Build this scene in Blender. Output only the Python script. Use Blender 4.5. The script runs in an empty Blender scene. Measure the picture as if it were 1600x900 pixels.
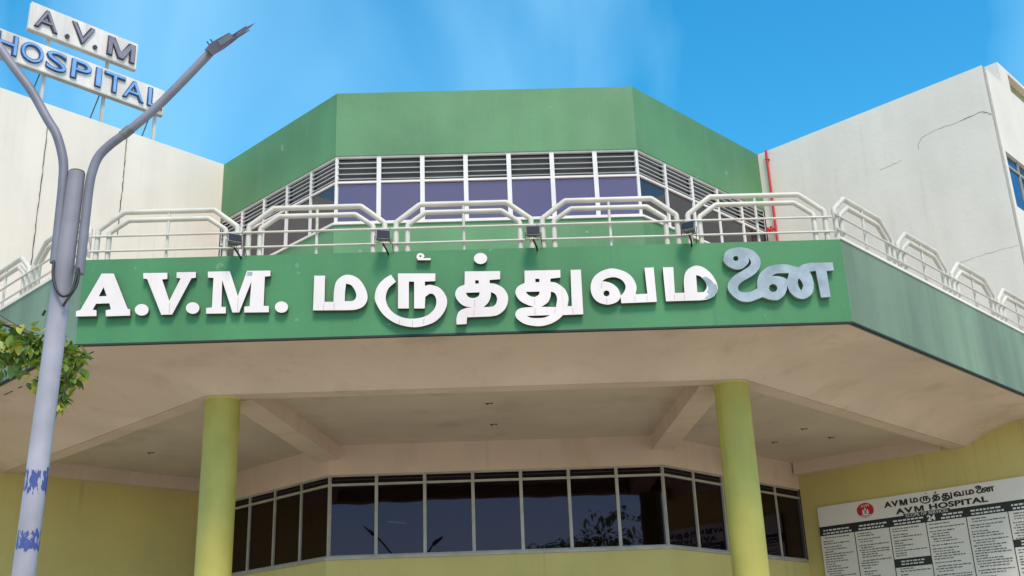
import bpy, math, random
from mathutils import Vector, Matrix

random.seed(7)
scene = bpy.context.scene
COL = scene.collection
R2 = math.sqrt(0.5)

# ------------------------------------------------------------------ camera
def make_camera():
    th, ro, ya = math.radians(20.268), math.radians(-2.135), math.radians(1.474)
    F = Vector((math.sin(ya) * math.cos(th), math.cos(ya) * math.cos(th), math.sin(th)))
    ri = Vector((math.cos(ya), -math.sin(ya), 0)); up = ri.cross(F)
    R = ri * math.cos(ro) + up * math.sin(ro); U = -ri * math.sin(ro) + up * math.cos(ro)
    cd = bpy.data.cameras.new('camera'); cd.sensor_width = 36.0; cd.lens = 1715.57 / 1600 * 36
    cd.clip_start = 0.1; cd.clip_end = 5000
    ob = bpy.data.objects.new('camera', cd); COL.objects.link(ob)
    B = -F
    ob.matrix_world = Matrix(((R.x, U.x, B.x, 0), (R.y, U.y, B.y, 0), (R.z, U.z, B.z, 1.6), (0, 0, 0, 1)))
    scene.camera = ob
make_camera()

# ------------------------------------------------------------------ light
SUN_EL, SUN_AZ = math.radians(56), math.radians(167)     # azimuth from +Y towards +X: front right of the entrance
def make_light():
    w = bpy.data.worlds.new('World'); scene.world = w; w.use_nodes = True
    nt = w.node_tree; N = nt.nodes; L = nt.links
    for n in list(N): N.remove(n)
    out = N.new('ShaderNodeOutputWorld'); bg = N.new('ShaderNodeBackground'); bg.inputs['Strength'].default_value = 0.085
    sky = N.new('ShaderNodeTexSky'); sky.sky_type = 'NISHITA'; sky.sun_disc = False
    sky.sun_elevation = SUN_EL; sky.sun_rotation = SUN_AZ
    sky.air_density = 1.0; sky.dust_density = 0.8; sky.ozone_density = 1.6
    hs = N.new('ShaderNodeHueSaturation'); hs.inputs['Saturation'].default_value = 1.44; hs.inputs['Hue'].default_value = 0.481; hs.inputs['Value'].default_value = 1.4
    L.new(sky.outputs['Color'], hs.inputs['Color'])
    # thin streaks of high cloud
    tc = N.new('ShaderNodeTexCoord'); mp = N.new('ShaderNodeMapping')
    mp.inputs['Rotation'].default_value = (0.0, 0.45, 0.0); mp.inputs['Scale'].default_value = (2.2, 0.9, 0.9)
    mp.inputs['Location'].default_value = (6.95, 0.2, 0.1)
    no = N.new('ShaderNodeTexNoise'); no.inputs['Scale'].default_value = 1.0; no.inputs['Detail'].default_value = 5; no.inputs['Roughness'].default_value = 0.5
    no.inputs['Distortion'].default_value = 0.5
    rm = N.new('ShaderNodeMapRange'); rm.inputs['From Min'].default_value = 0.46; rm.inputs['From Max'].default_value = 0.8
    rm.inputs['To Max'].default_value = 0.62
    mx = N.new('ShaderNodeMix'); mx.data_type = 'RGBA'
    L.new(tc.outputs['Generated'], mp.inputs['Vector']); L.new(mp.outputs['Vector'], no.inputs['Vector'])
    L.new(no.outputs['Fac'], rm.inputs['Value']); L.new(rm.outputs['Result'], mx.inputs['Factor'])
    L.new(hs.outputs['Color'], mx.inputs['A']); mx.inputs['B'].default_value = (5.6, 9.2, 11.0, 1)
    L.new(mx.outputs['Result'], bg.inputs['Color']); L.new(bg.outputs['Background'], out.inputs['Surface'])
    sd = bpy.data.lights.new('sun', 'SUN'); sd.energy = 1.5; sd.angle = math.radians(16); sd.color = (1.0, 0.86, 0.70)
    so = bpy.data.objects.new('sun', sd); COL.objects.link(so)
    d = Vector((math.sin(SUN_AZ) * math.cos(SUN_EL), math.cos(SUN_AZ) * math.cos(SUN_EL), math.sin(SUN_EL)))
    so.rotation_euler = d.to_track_quat('Z', 'Y').to_euler(); so.location = d * 60
make_light()
scene.view_settings.view_transform = 'Standard'; scene.view_settings.look = 'None'
scene.view_settings.gamma = 1; scene.view_settings.use_curve_mapping = False
scene.view_settings.exposure = 1.14
scene.cycles.max_bounces = 8; scene.cycles.diffuse_bounces = 5

# ------------------------------------------------------------------ materials
def mat(name, col, rough=0.6, metal=0.0, var=0.10, streak=0.10, bump=0.15, scale=0.35, ior=1.45, spec=0.5, fleck=0.0, fleck_col=(0.7, 0.7, 0.65), dirt=None, runs=None):
    m = bpy.data.materials.new(name); m.use_nodes = True
    nt = m.node_tree; N = nt.nodes; L = nt.links; bs = N['Principled BSDF']
    bs.inputs['Roughness'].default_value = rough; bs.inputs['Metallic'].default_value = metal
    bs.inputs['IOR'].default_value = ior; bs.inputs['Specular IOR Level'].default_value = spec
    geo = N.new('ShaderNodeNewGeometry')
    def noise(sc, vec_scale=None, detail=5):
        n = N.new('ShaderNodeTexNoise'); n.inputs['Scale'].default_value = sc; n.inputs['Detail'].default_value = detail
        if vec_scale:
            mp = N.new('ShaderNodeMapping'); mp.inputs['Scale'].default_value = vec_scale
            L.new(geo.outputs['Position'], mp.inputs['Vector']); L.new(mp.outputs['Vector'], n.inputs['Vector'])
        else: L.new(geo.outputs['Position'], n.inputs['Vector'])
        return n
    def rng(sock, lo, hi, a=0.3, b=0.7):
        r = N.new('ShaderNodeMapRange'); r.inputs['From Min'].default_value = a; r.inputs['From Max'].default_value = b
        r.inputs['To Min'].default_value = lo; r.inputs['To Max'].default_value = hi
        L.new(sock, r.inputs['Value']); return r.outputs['Result']
    def mul(a, b):
        x = N.new('ShaderNodeMath'); x.operation = 'MULTIPLY'; L.new(a, x.inputs[0]); L.new(b, x.inputs[1]); return x.outputs[0]
    f = mul(rng(noise(scale).outputs['Fac'], 1 - var, 1 + var), rng(noise(1.0, (1.1, 1.1, 0.10)).outputs['Fac'], 1 - streak, 1 + streak * 0.4, 0.35, 0.62))
    mx = N.new('ShaderNodeMix'); mx.data_type = 'RGBA'; mx.blend_type = 'MULTIPLY'; mx.inputs['Factor'].default_value = 1
    mx.inputs['A'].default_value = (*col, 1); L.new(f, mx.inputs['B'])
    last = mx.outputs['Result']
    if fleck > 0:
        fn = noise(2.6, None, 4); g = rng(fn.outputs['Fac'], 0, 1, 0.74 - 0.1 * fleck, 0.76 - 0.1 * fleck)
        m2 = N.new('ShaderNodeMix'); m2.data_type = 'RGBA'; L.new(g, m2.inputs['Factor']); L.new(last, m2.inputs['A']); m2.inputs['B'].default_value = (*fleck_col, 1)
        last = m2.outputs['Result']
    if dirt:
        dn = noise(0.9, (1.0, 1.0, 0.5), 7); g = rng(dn.outputs['Fac'], 0, dirt[1], 0.56, 0.74)
        m2 = N.new('ShaderNodeMix'); m2.data_type = 'RGBA'; L.new(g, m2.inputs['Factor']); L.new(last, m2.inputs['A']); m2.inputs['B'].default_value = (*dirt[0], 1)
        last = m2.outputs['Result']
    if runs:
        g = mul(rng(noise(1.0, (5.5, 5.5, 0.22), 7).outputs['Fac'], 0, 1, 0.55, 0.72), rng(noise(0.45, None, 3).outputs['Fac'], 0, runs[1], 0.42, 0.62))
        m2 = N.new('ShaderNodeMix'); m2.data_type = 'RGBA'; L.new(g, m2.inputs['Factor']); L.new(last, m2.inputs['A']); m2.inputs['B'].default_value = (*runs[0], 1)
        last = m2.outputs['Result']
    L.new(last, bs.inputs['Base Color'])
    if bump > 0:
        bp = N.new('ShaderNodeBump'); bp.inputs['Strength'].default_value = bump; bp.inputs['Distance'].default_value = 0.02
        ad = N.new('ShaderNodeMath'); ad.operation = 'MULTIPLY_ADD'; ad.inputs[1].default_value = 2.2 if bump >= 0.15 else 0.0
        L.new(noise(1.4, None, 2).outputs['Fac'], ad.inputs[0]); L.new(noise(9, None, 6).outputs['Fac'], ad.inputs[2]); L.new(ad.outputs[0], bp.inputs['Height']); L.new(bp.outputs['Normal'], bs.inputs['Normal'])
    return m

M = {}
M['green'] = mat('green_paint', (0.056, 0.205, 0.074), 0.55, var=0.13, streak=0.10, fleck=0.35, fleck_col=(0.12, 0.26, 0.15), dirt=((0.08, 0.22, 0.095), 0.5), runs=((0.045, 0.13, 0.06), 0.5))
M['green_faded'] = mat('faded_green_paint', (0.185, 0.24, 0.145), 0.6, var=0.13, streak=0.22, fleck=0.45, fleck_col=(0.12, 0.2, 0.15), dirt=((0.2, 0.245, 0.155), 0.6), runs=((0.12, 0.165, 0.105), 0.5))
M['green_block'] = mat('sun_bleached_green_paint', (0.09, 0.222, 0.095), 0.6, var=0.17, streak=0.07, fleck=0.3, fleck_col=(0.16, 0.28, 0.18), dirt=((0.135, 0.245, 0.135), 0.5), runs=((0.15, 0.25, 0.16), 0.35))
M['white'] = mat('white_wall_paint', (0.745, 0.65, 0.55), 0.75, var=0.05, streak=0.05, bump=0.2, dirt=((0.64, 0.56, 0.47), 0.35), runs=((0.55, 0.48, 0.40), 0.35))
M['coping'] = mat('white_coping_paint', (0.78, 0.69, 0.60), 0.65, var=0.05, streak=0.08)
M['yellow'] = mat('olive_yellow_wall_paint', (0.58, 0.475, 0.17), 0.65, var=0.08, streak=0.02, dirt=((0.42, 0.39, 0.17), 0.4), runs=((0.33, 0.28, 0.12), 0.5))
M['column'] = mat('yellow_green_column_paint', (0.41, 0.355, 0.075), 0.55, var=0.10, streak=0.08, bump=0.15, scale=1.2, dirt=((0.34, 0.29, 0.075), 0.6), runs=((0.27, 0.23, 0.065), 0.6))
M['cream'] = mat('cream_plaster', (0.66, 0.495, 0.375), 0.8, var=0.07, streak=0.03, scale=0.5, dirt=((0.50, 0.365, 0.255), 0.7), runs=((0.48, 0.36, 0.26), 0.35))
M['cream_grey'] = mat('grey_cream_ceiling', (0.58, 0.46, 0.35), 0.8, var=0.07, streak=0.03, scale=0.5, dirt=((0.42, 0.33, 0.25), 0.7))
M['dark_edge'] = mat('dark_drip_edge', (0.02, 0.02, 0.02), 0.7)
M['rail'] = mat('white_rail_enamel', (0.62, 0.55, 0.455), 0.45, var=0.06, streak=0.1, bump=0.05, scale=3, fleck=0.25, fleck_col=(0.5, 0.45, 0.35), runs=((0.42, 0.34, 0.24), 0.4))
M['frame'] = mat('white_window_frame', (0.72, 0.66, 0.63), 0.45, var=0.05, streak=0.06, bump=0.03, scale=2)
M['alu'] = mat('aluminium_window_frame', (0.40, 0.37, 0.32), 0.45, metal=0.2, var=0.12, streak=0.1, bump=0.05, scale=3)
M['slat'] = mat('louvre_slat', (0.55, 0.53, 0.52), 0.5, var=0.1, streak=0.05, bump=0.03, scale=1)
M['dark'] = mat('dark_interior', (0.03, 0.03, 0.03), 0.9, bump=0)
M['void'] = mat('dark_louvre_backing', (0.12, 0.11, 0.10), 0.9, bump=0)
M['letter_white'] = mat('white_letter_film', (0.78, 0.66, 0.61), 0.35, var=0.03, streak=0.06, bump=0.02, scale=2, dirt=((0.62, 0.5, 0.48), 0.4), runs=((0.55, 0.40, 0.37), 0.5))
M['seam'] = mat('film_joint', (0.42, 0.28, 0.27), 0.6, bump=0)
M['letter_side'] = mat('letter_return', (0.10, 0.09, 0.09), 0.5, bump=0)
M['chrome'] = mat('bare_steel', (0.43, 0.375, 0.33), 0.2, metal=0.55, var=0.22, streak=0.0, bump=0.5, scale=3.5, dirt=((0.58, 0.52, 0.47), 0.6))
M['red'] = mat('red_pipe_paint', (0.55, 0.03, 0.03), 0.45, var=0.1, streak=0.15, bump=0.05)
M['black'] = mat('black_rubber', (0.015, 0.015, 0.017), 0.5, bump=0)
M['flood'] = mat('weathered_floodlight_metal', (0.20, 0.19, 0.18), 0.6, metal=0.3, var=0.3, scale=9, streak=0.2)
M['flood_glass'] = mat('dark_lamp_glass', (0.02, 0.02, 0.022), 0.08, bump=0)
M['pole'] = mat('lavender_grey_galvanised_paint', (0.30, 0.27, 0.30), 0.5, var=0.16, streak=0.22, bump=0.1, scale=2.2, fleck=0.3, fleck_col=(0.24, 0.23, 0.27), dirt=((0.42, 0.41, 0.46), 0.7))
M['pole_arm'] = mat('grey_arm_paint', (0.22, 0.205, 0.24), 0.5, var=0.14, streak=0.2, bump=0.08, scale=3, fleck=0.35, fleck_col=(0.33, 0.3, 0.33))
M['lamp'] = mat('grey_lamp_housing', (0.16, 0.13, 0.17), 0.5, var=0.12, streak=0.1, bump=0.05, scale=6)
M['sign_box'] = mat('white_sign_box', (0.76, 0.68, 0.61), 0.6, var=0.08, streak=0.25, bump=0.05, dirt=((0.46, 0.36, 0.27), 0.6), runs=((0.35, 0.25, 0.17), 0.5))
M['sign_under'] = mat('rusty_sign_post', (0.55, 0.50, 0.44), 0.7, var=0.12, streak=0.2, dirt=((0.32, 0.2, 0.12), 0.6))
M['neon_dark'] = mat('dark_channel_letter', (0.055, 0.05, 0.07), 0.5, var=0.2, bump=0.02)
M['neon_grey'] = mat('grey_tube_face', (0.24, 0.21, 0.25), 0.4, var=0.15, streak=0.1, bump=0.02, scale=3)
M['neon_blue_edge'] = mat('deep_blue_channel_letter', (0.035, 0.07, 0.20), 0.5, var=0.2, bump=0.02)
M['neon_blue'] = mat('pale_blue_tube_face', (0.20, 0.37, 0.66), 0.4, var=0.12, streak=0.1, bump=0.02, scale=3)
M['board'] = mat('pale_grey_notice_panel', (0.76, 0.70, 0.64), 0.35, var=0.03, streak=0.04, bump=0.0)
M['ink'] = mat('black_print', (0.018, 0.02, 0.02), 0.4, bump=0)
M['ink_grey'] = mat('dark_grey_print', (0.17, 0.165, 0.15), 0.5, bump=0)
M['ink_white'] = mat('white_print', (0.72, 0.72, 0.7), 0.4, bump=0)
M['ink_red'] = mat('red_print', (0.52, 0.02, 0.03), 0.4, bump=0)
M['bark'] = mat('brown_bark', (0.12, 0.085, 0.06), 0.9, var=0.25, scale=5, bump=0.6)
M['asphalt'] = mat('forecourt_concrete', (0.42, 0.38, 0.31), 0.85, var=0.12, streak=0.0, bump=0.4, scale=0.6)
M['crack'] = mat('crack_shadow', (0.16, 0.15, 0.14), 0.9, bump=0)
M['stain'] = mat('worn_scuff', (0.62, 0.62, 0.57), 0.85, bump=0)
M['brown'] = mat('olive_brown_shutter', (0.34, 0.29, 0.12), 0.6, var=0.1)

def glass(name, ior, tint, gloss, rough=0.015, opaque=None, wob=0.02):
    m = bpy.data.materials.new(name); m.use_nodes = True
    nt = m.node_tree; N = nt.nodes; L = nt.links
    for n in list(N): N.remove(n)
    out = N.new('ShaderNodeOutputMaterial'); mix = N.new('ShaderNodeMixShader'); fr = N.new('ShaderNodeFresnel'); fr.inputs['IOR'].default_value = ior
    if opaque: a = N.new('ShaderNodeBsdfDiffuse'); a.inputs['Color'].default_value = (*opaque, 1)
    else: a = N.new('ShaderNodeBsdfTransparent'); a.inputs['Color'].default_value = (*tint, 1)
    g = N.new('ShaderNodeBsdfGlossy'); g.inputs['Color'].default_value = (*gloss, 1); g.inputs['Roughness'].default_value = rough
    geo = N.new('ShaderNodeNewGeometry'); no = N.new('ShaderNodeTexNoise'); no.inputs['Scale'].default_value = 0.8; no.inputs['Detail'].default_value = 1
    bp = N.new('ShaderNodeBump'); bp.inputs['Strength'].default_value = wob; bp.inputs['Distance'].default_value = 0.3
    L.new(geo.outputs['Position'], no.inputs['Vector']); L.new(no.outputs['Fac'], bp.inputs['Height'])
    L.new(bp.outputs['Normal'], g.inputs['Normal'])
    L.new(fr.outputs[0], mix.inputs[0]); L.new(a.outputs[0], mix.inputs[1]); L.new(g.outputs[0], mix.inputs[2]); L.new(mix.outputs[0], out.inputs['Surface'])
    return m
M['glass_low'] = glass('dark_tinted_glass', 1.42, (0.05, 0.05, 0.06), (1.0, 0.74, 1.0))
M['glass_up'] = glass('violet_sky_tint_glass', 2.2, None, (1.0, 0.62, 0.86), 0.03, opaque=(0.06, 0.045, 0.05))  # violet of the reflected sky put into the gloss colour
M['glass_side'] = glass('dark_reflection_tint_glass', 1.75, None, (0.9, 0.84, 0.88), 0.03, opaque=(0.03, 0.028, 0.03))  # same glass on the side facets, their darker reflection put into its colour
M['glass_blue'] = glass('blue_reflective_glass', 2.6, None, (0.55, 0.75, 1.0), 0.03, opaque=(0.02, 0.04, 0.06), wob=0.5)
def emit(name, col, s):
    m = bpy.data.materials.new(name); m.use_nodes = True; b = m.node_tree.nodes['Principled BSDF']
    b.inputs['Base Color'].default_value = (0.8, 0.8, 0.8, 1); b.inputs['Emission Color'].default_value = (*col, 1); b.inputs['Emission Strength'].default_value = s
    return m
M['tube_light'] = emit('fluorescent_tube_glow', (0.75, 0.75, 1.0), 5.0)

def leaf_mat():
    m = bpy.data.materials.new('leaf_green'); m.use_nodes = True
    nt = m.node_tree; N = nt.nodes; L = nt.links; bs = N['Principled BSDF']
    oi = N.new('ShaderNodeObjectInfo'); geo = N.new('ShaderNodeNewGeometry')
    ad = N.new('ShaderNodeMath'); ad.operation = 'FRACT'; s = N.new('ShaderNodeMath'); s.operation = 'ADD'
    L.new(oi.outputs['Random'], s.inputs[0]); L.new(geo.outputs['Random Per Island'], s.inputs[1]); L.new(s.outputs[0], ad.inputs[0])
    cr = N.new('ShaderNodeValToRGB'); e = cr.color_ramp.elements
    e[0].position = 0; e[0].color = (0.07, 0.15, 0.025, 1); e[1].position = 1; e[1].color = (0.55, 0.48, 0.05, 1)
    x = e.new(0.45); x.color = (0.16, 0.26, 0.035, 1); x = e.new(0.75); x.color = (0.33, 0.38, 0.05, 1)
    L.new(ad.outputs[0], cr.inputs[0]); L.new(cr.outputs[0], bs.inputs['Base Color']); bs.inputs['Roughness'].default_value = 0.45
    tr = N.new('ShaderNodeBsdfTranslucent'); L.new(cr.outputs[0], tr.inputs['Color'])
    mx = N.new('ShaderNodeMixShader'); mx.inputs[0].default_value = 0.3; out = N['Material Output']
    L.new(bs.outputs[0], mx.inputs[1]); L.new(tr.outputs[0], mx.inputs[2]); L.new(mx.outputs[0], out.inputs['Surface'])
    return m
M['leaf'] = leaf_mat()

def band_pole_mat():
    m = M['pole'].copy(); m.name = 'lavender_pole_paint_with_blue_remnants'
    nt = m.node_tree; N = nt.nodes; L = nt.links; bs = N['Principled BSDF']
    src = bs.inputs['Base Color'].links[0].from_socket
    geo = N.new('ShaderNodeNewGeometry'); sp = N.new('ShaderNodeSeparateXYZ'); L.new(geo.outputs['Position'], sp.inputs[0])
    no = N.new('ShaderNodeTexNoise'); no.inputs['Scale'].default_value = 34; no.inputs['Detail'].default_value = 7
    mp = N.new('ShaderNodeMapping'); mp.inputs['Scale'].default_value = (1, 1, 0.35); L.new(geo.outputs['Position'], mp.inputs['Vector']); L.new(mp.outputs['Vector'], no.inputs['Vector'])
    tot = None
    for zc, h in ((3.475, 0.125), (2.965, 0.105)):
        a = N.new('ShaderNodeMath'); a.operation = 'SUBTRACT'; L.new(sp.outputs['Z'], a.inputs[0]); a.inputs[1].default_value = zc
        b = N.new('ShaderNodeMath'); b.operation = 'ABSOLUTE'; L.new(a.outputs[0], b.inputs[0])
        c = N.new('ShaderNodeMapRange'); c.inputs['From Min'].default_value = h - 0.05; c.inputs['From Max'].default_value = h + 0.03; c.inputs['To Min'].default_value = 0.62; c.inputs['To Max'].default_value = -0.4
        L.new(b.outputs[0], c.inputs['Value'])
        if tot is None: tot = c.outputs[0]
        else:
            t = N.new('ShaderNodeMath'); t.operation = 'MAXIMUM'; L.new(tot, t.inputs[0]); L.new(c.outputs[0], t.inputs[1]); tot = t.outputs[0]
    s = N.new('ShaderNodeMath'); s.operation = 'ADD'; nr = N.new('ShaderNodeMapRange'); nr.inputs['From Min'].default_value = 0.36; nr.inputs['From Max'].default_value = 0.64; L.new(no.outputs['Fac'], nr.inputs['Value'])
    L.new(tot, s.inputs[0]); L.new(nr.outputs[0], s.inputs[1])
    r = N.new('ShaderNodeMapRange'); r.inputs['From Min'].default_value = 0.92; r.inputs['From Max'].default_value = 1.02; L.new(s.outputs[0], r.inputs['Value'])
    mx = N.new('ShaderNodeMix'); mx.data_type = 'RGBA'; L.new(r.outputs[0], mx.inputs['Factor']); L.new(src, mx.inputs['A']); mx.inputs['B'].default_value = (0.05, 0.07, 0.22, 1)
    # the pole colour is paler towards its lower part
    z = N.new('ShaderNodeMapRange'); z.inputs['From Min'].default_value = 4.9; z.inputs['From Max'].default_value = 5.3; z.inputs['To Min'].default_value = 1.45; z.inputs['To Max'].default_value = 1.0
    L.new(sp.outputs['Z'], z.inputs['Value'])
    m3 = N.new('ShaderNodeMix'); m3.data_type = 'RGBA'; m3.blend_type = 'MULTIPLY'; m3.inputs['Factor'].default_value = 1; L.new(src, m3.inputs['A']); L.new(z.outputs[0], m3.inputs['B'])
    L.new(m3.outputs['Result'], mx.inputs['A'])
    L.new(mx.outputs['Result'], bs.inputs['Base Color'])
    return m
M['pole_band'] = band_pole_mat()

# ------------------------------------------------------------------ mesh helpers
class MB:
    def __init__(s): s.v = []; s.f = []; s.sm = []; s.mi = []
    def add(s, vs, fs, smooth=False, mi=0):
        b = len(s.v); s.v += [tuple(v) for v in vs]; s.f += [tuple(b + i for i in f) for f in fs]; s.sm += [smooth] * len(fs); s.mi += [mi] * len(fs)
    def box(s, x0, x1, y0, y1, z0, z1, mi=0):
        s.add([(x, y, z) for z in (z0, z1) for y in (y0, y1) for x in (x0, x1)],
              [(0, 2, 3, 1), (4, 5, 7, 6), (0, 1, 5, 4), (2, 6, 7, 3), (0, 4, 6, 2), (1, 3, 7, 5)], mi=mi)
    def obox(s, c, ax, ay, az, hx, hy, hz, mi=0):
        c = Vector(c); ax, ay, az = Vector(ax), Vector(ay), Vector(az)
        s.add([c + ax * hx * i + ay * hy * j + az * hz * k for k in (-1, 1) for j in (-1, 1) for i in (-1, 1)],
              [(0, 2, 3, 1), (4, 5, 7, 6), (0, 1, 5, 4), (2, 6, 7, 3), (0, 4, 6, 2), (1, 3, 7, 5)], mi=mi)
    def prism(s, poly, z0, z1, mi=0):
        n = len(poly)
        s.add([(x, y, z0) for x, y in poly] + [(x, y, z1) for x, y in poly],
              [tuple(range(n))[::-1], tuple(range(n, 2 * n))] + [(i, (i + 1) % n, n + (i + 1) % n, n + i) for i in range(n)], mi=mi)
    def strip(s, pts, z0, z1, th, mi=0):
        """thick mitred wall along an open polyline; thickness th to the left of travel"""
        P = [Vector((p[0], p[1])) for p in pts]; off = []
        for i, p in enumerate(P):
            d0 = (P[i] - P[i - 1]).normalized() if i else None
            d1 = (P[i + 1] - P[i]).normalized() if i < len(P) - 1 else None
            n0 = Vector((-d0.y, d0.x)) if d0 else None; n1 = Vector((-d1.y, d1.x)) if d1 else None
            if n0 is None: o = n1 * th
            elif n1 is None: o = n0 * th
            else:
                b = (n0 + n1).normalized(); o = b * (th / b.dot(n0))
            off.append(p + o)
        poly = [tuple(p) for p in P] + [tuple(p) for p in reversed(off)]
        n = len(P); vs = []
        for z in (z0, z1): vs += [(p.x, p.y, z) for p in P] + [(p.x, p.y, z) for p in off]
        fs = []
        for i in range(n - 1):
            a, b, c, d = i, i + 1, n + i + 1, n + i
            fs += [(a, d, c, b), (2 * n + a, 2 * n + b, 2 * n + c, 2 * n + d), (a, b, 2 * n + b, 2 * n + a), (d, 2 * n + d, 2 * n + c, c)]
        fs += [(0, 2 * n, 3 * n, n), (n - 1, 2 * n - 1, 4 * n - 1, 3 * n - 1)]
        s.add(vs, fs, mi=mi)
    def tube(s, pts, r, seg=10, cap=True, bend=0.0, mi=0):
        P = [Vector(p) for p in pts]
        if bend:
            Q = [P[0]]; 
            for i in range(1, len(P) - 1):
                a, b = (P[i - 1] - P[i]).normalized(), (P[i + 1] - P[i]).normalized(); Q += [P[i] + a * bend, P[i] + b * bend]
            P = Q + [P[-1]]
        rr = r if isinstance(r, (list, tuple)) else [r] * len(P)
        d = (P[1] - P[0]).normalized(); u = d.orthogonal().normalized(); vs = []; n = len(P)
        for i, p in enumerate(P):
            t = ((P[i] - P[i - 1]).normalized() if i else Vector((0, 0, 0))) + ((P[i + 1] - P[i]).normalized() if i < n - 1 else Vector((0, 0, 0)))
            t.normalize(); u = (u - t * u.dot(t)).normalized(); w = t.cross(u)
            k = 1.0
            if 0 < i < n - 1: k = 1 / max(0.5, t.dot((P[i] - P[i - 1]).normalized()))
            for j in range(seg):
                a = 2 * math.pi * j / seg; vs.append(p + (u * math.cos(a) + w * math.sin(a)) * rr[i])
        fs = [(i * seg + j, i * seg + (j + 1) % seg, (i + 1) * seg + (j + 1) % seg, (i + 1) * seg + j) for i in range(n - 1) for j in range(seg)]
        s.add(vs, fs, True, mi)
        if cap:
            s.add(vs[:seg], [tuple(range(seg))[::-1]], mi=mi); s.add(vs[-seg:], [tuple(range(seg))], mi=mi)
    def mesh(s, name, mats):
        me = bpy.data.meshes.new(name); me.from_pydata([tuple(v) for v in s.v], [], s.f)
        me.polygons.foreach_set('use_smooth', s.sm); me.polygons.foreach_set('material_index', s.mi)
        for m in (mats if isinstance(mats, (list, tuple)) else [mats]): me.materials.append(M[m])
        me.update(); return me
    def build(s, name, mats, parent=None, loc=None, rz=0.0):
        return link(name, s.mesh(name, mats), parent, loc, rz)

def link(name, data, parent=None, loc=None, rz=0.0):
    o = bpy.data.objects.new(name, data); COL.objects.link(o)
    if parent is not None: o.parent = parent
    if loc is not None: o.location = loc
    if rz: o.rotation_euler = (0, 0, rz)
    return o
def local(parent_loc, p): return (p[0] - parent_loc[0], p[1] - parent_loc[1], p[2] - parent_loc[2])
def thing(name, label, cat, loc=(0, 0, 0), rz=0.0, group=None):
    o = link(name, None, None, loc, rz); o.empty_display_size = 0.3; tag(o, label, cat, group); return o
def tag(o, label, cat, group=None):
    o['label'] = label; o['category'] = cat
    if group: o['group'] = group
    return o
def copy_tree(o, parent=None):
    c = o.copy(); COL.objects.link(c); c.parent = parent
    for ch in list(o.children): copy_tree(ch, c)
    return c
def bevel(o, w=0.01, seg=1):
    m = o.modifiers.new('bevel', 'BEVEL'); m.width = w; m.segments = seg; m.limit_method = 'ANGLE'; return o

def parse_loop(t):
    out = []
    for q in t.split():
        sm = q.endswith('s'); x, y = q.rstrip('s').split(','); out.append((float(x), float(y), sm))
    return out
def smooth_loop(pts, n=4):
    """Catmull-Rom through the smooth points, straight between corner points"""
    P = [Vector((p[0], p[1])) for p in pts]; S = [p[2] for p in pts]; k = len(P); out = []
    for i in range(k):
        a, b = P[i], P[(i + 1) % k]; out.append(a)
        if not (S[i] or S[(i + 1) % k]): continue
        c0, c1 = P[i - 1], P[(i + 2) % k]
        m0 = (b - c0) * 0.5 if S[i] else (b - a) * 0.7
        m1 = (c1 - a) * 0.5 if S[(i + 1) % k] else (b - a) * 0.7
        L = (b - a).length
        if m0.length > 1.6 * L: m0 = m0.normalized() * 1.6 * L
        if m1.length > 1.6 * L: m1 = m1.normalized() * 1.6 * L
        for j in range(1, n):
            t = j / n
            out.append(a * (2 * t**3 - 3 * t**2 + 1) + m0 * (t**3 - 2 * t**2 + t) + b * (-2 * t**3 + 3 * t**2) + m1 * (t**3 - t**2))
    return out
def fill_curve(loops, extrude, bev=0.0):
    cu = bpy.data.curves.new('outline', 'CURVE'); cu.dimensions = '2D'; cu.fill_mode = 'BOTH'; cu.extrude = extrude; cu.bevel_depth = bev; cu.bevel_resolution = 0
    for lp in loops:
        sp = cu.splines.new('POLY'); sp.points.add(len(lp) - 1); sp.use_cyclic_u = True
        for q, p in zip(sp.points, lp): q.co = (p[0], p[1], 0, 1)
    return curve_mesh(cu)
def curve_mesh(cu):
    ob = bpy.data.objects.new('outline', cu); COL.objects.link(ob)
    dg = bpy.context.evaluated_depsgraph_get(); me = bpy.data.meshes.new_from_object(ob.evaluated_get(dg))
    bpy.data.objects.remove(ob); bpy.data.curves.remove(cu); return me
def upright(me):
    """curve plane (x, y) -> wall plane (x, z), front face towards -y"""
    me.transform(Matrix(((1, 0, 0, 0), (0, 0, -1, 0), (0, 1, 0, 0), (0, 0, 0, 1))))
    return me
def two_tone(me, front, side):
    me.materials.clear(); me.materials.append(M[front]); me.materials.append(M[side])
    for p in me.polygons: p.material_index = 0 if p.normal.y < -0.5 else 1; p.use_smooth = False
    return me
def text_mesh(body, x0, x1, z0, z1, extrude=0.0, offset=0.0, spacing=1.0):
    cu = bpy.data.curves.new('text', 'FONT'); cu.body = body; cu.size = 1.0; cu.extrude = extrude; cu.offset = offset; cu.space_character = spacing; cu.resolution_u = 4
    me = upright(curve_mesh(cu)); xs = [v.co.x for v in me.vertices]; zs = [v.co.z for v in me.vertices]
    ax, bx, az, bz = min(xs), max(xs), min(zs), max(zs)
    for v in me.vertices: v.co.x = x0 + (v.co.x - ax) / (bx - ax) * (x1 - x0); v.co.z = z0 + (v.co.z - az) / (bz - az) * (z1 - z0)
    return me
def one_mat(me, m):
    me.materials.clear(); me.materials.append(M[m]); return me
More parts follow.
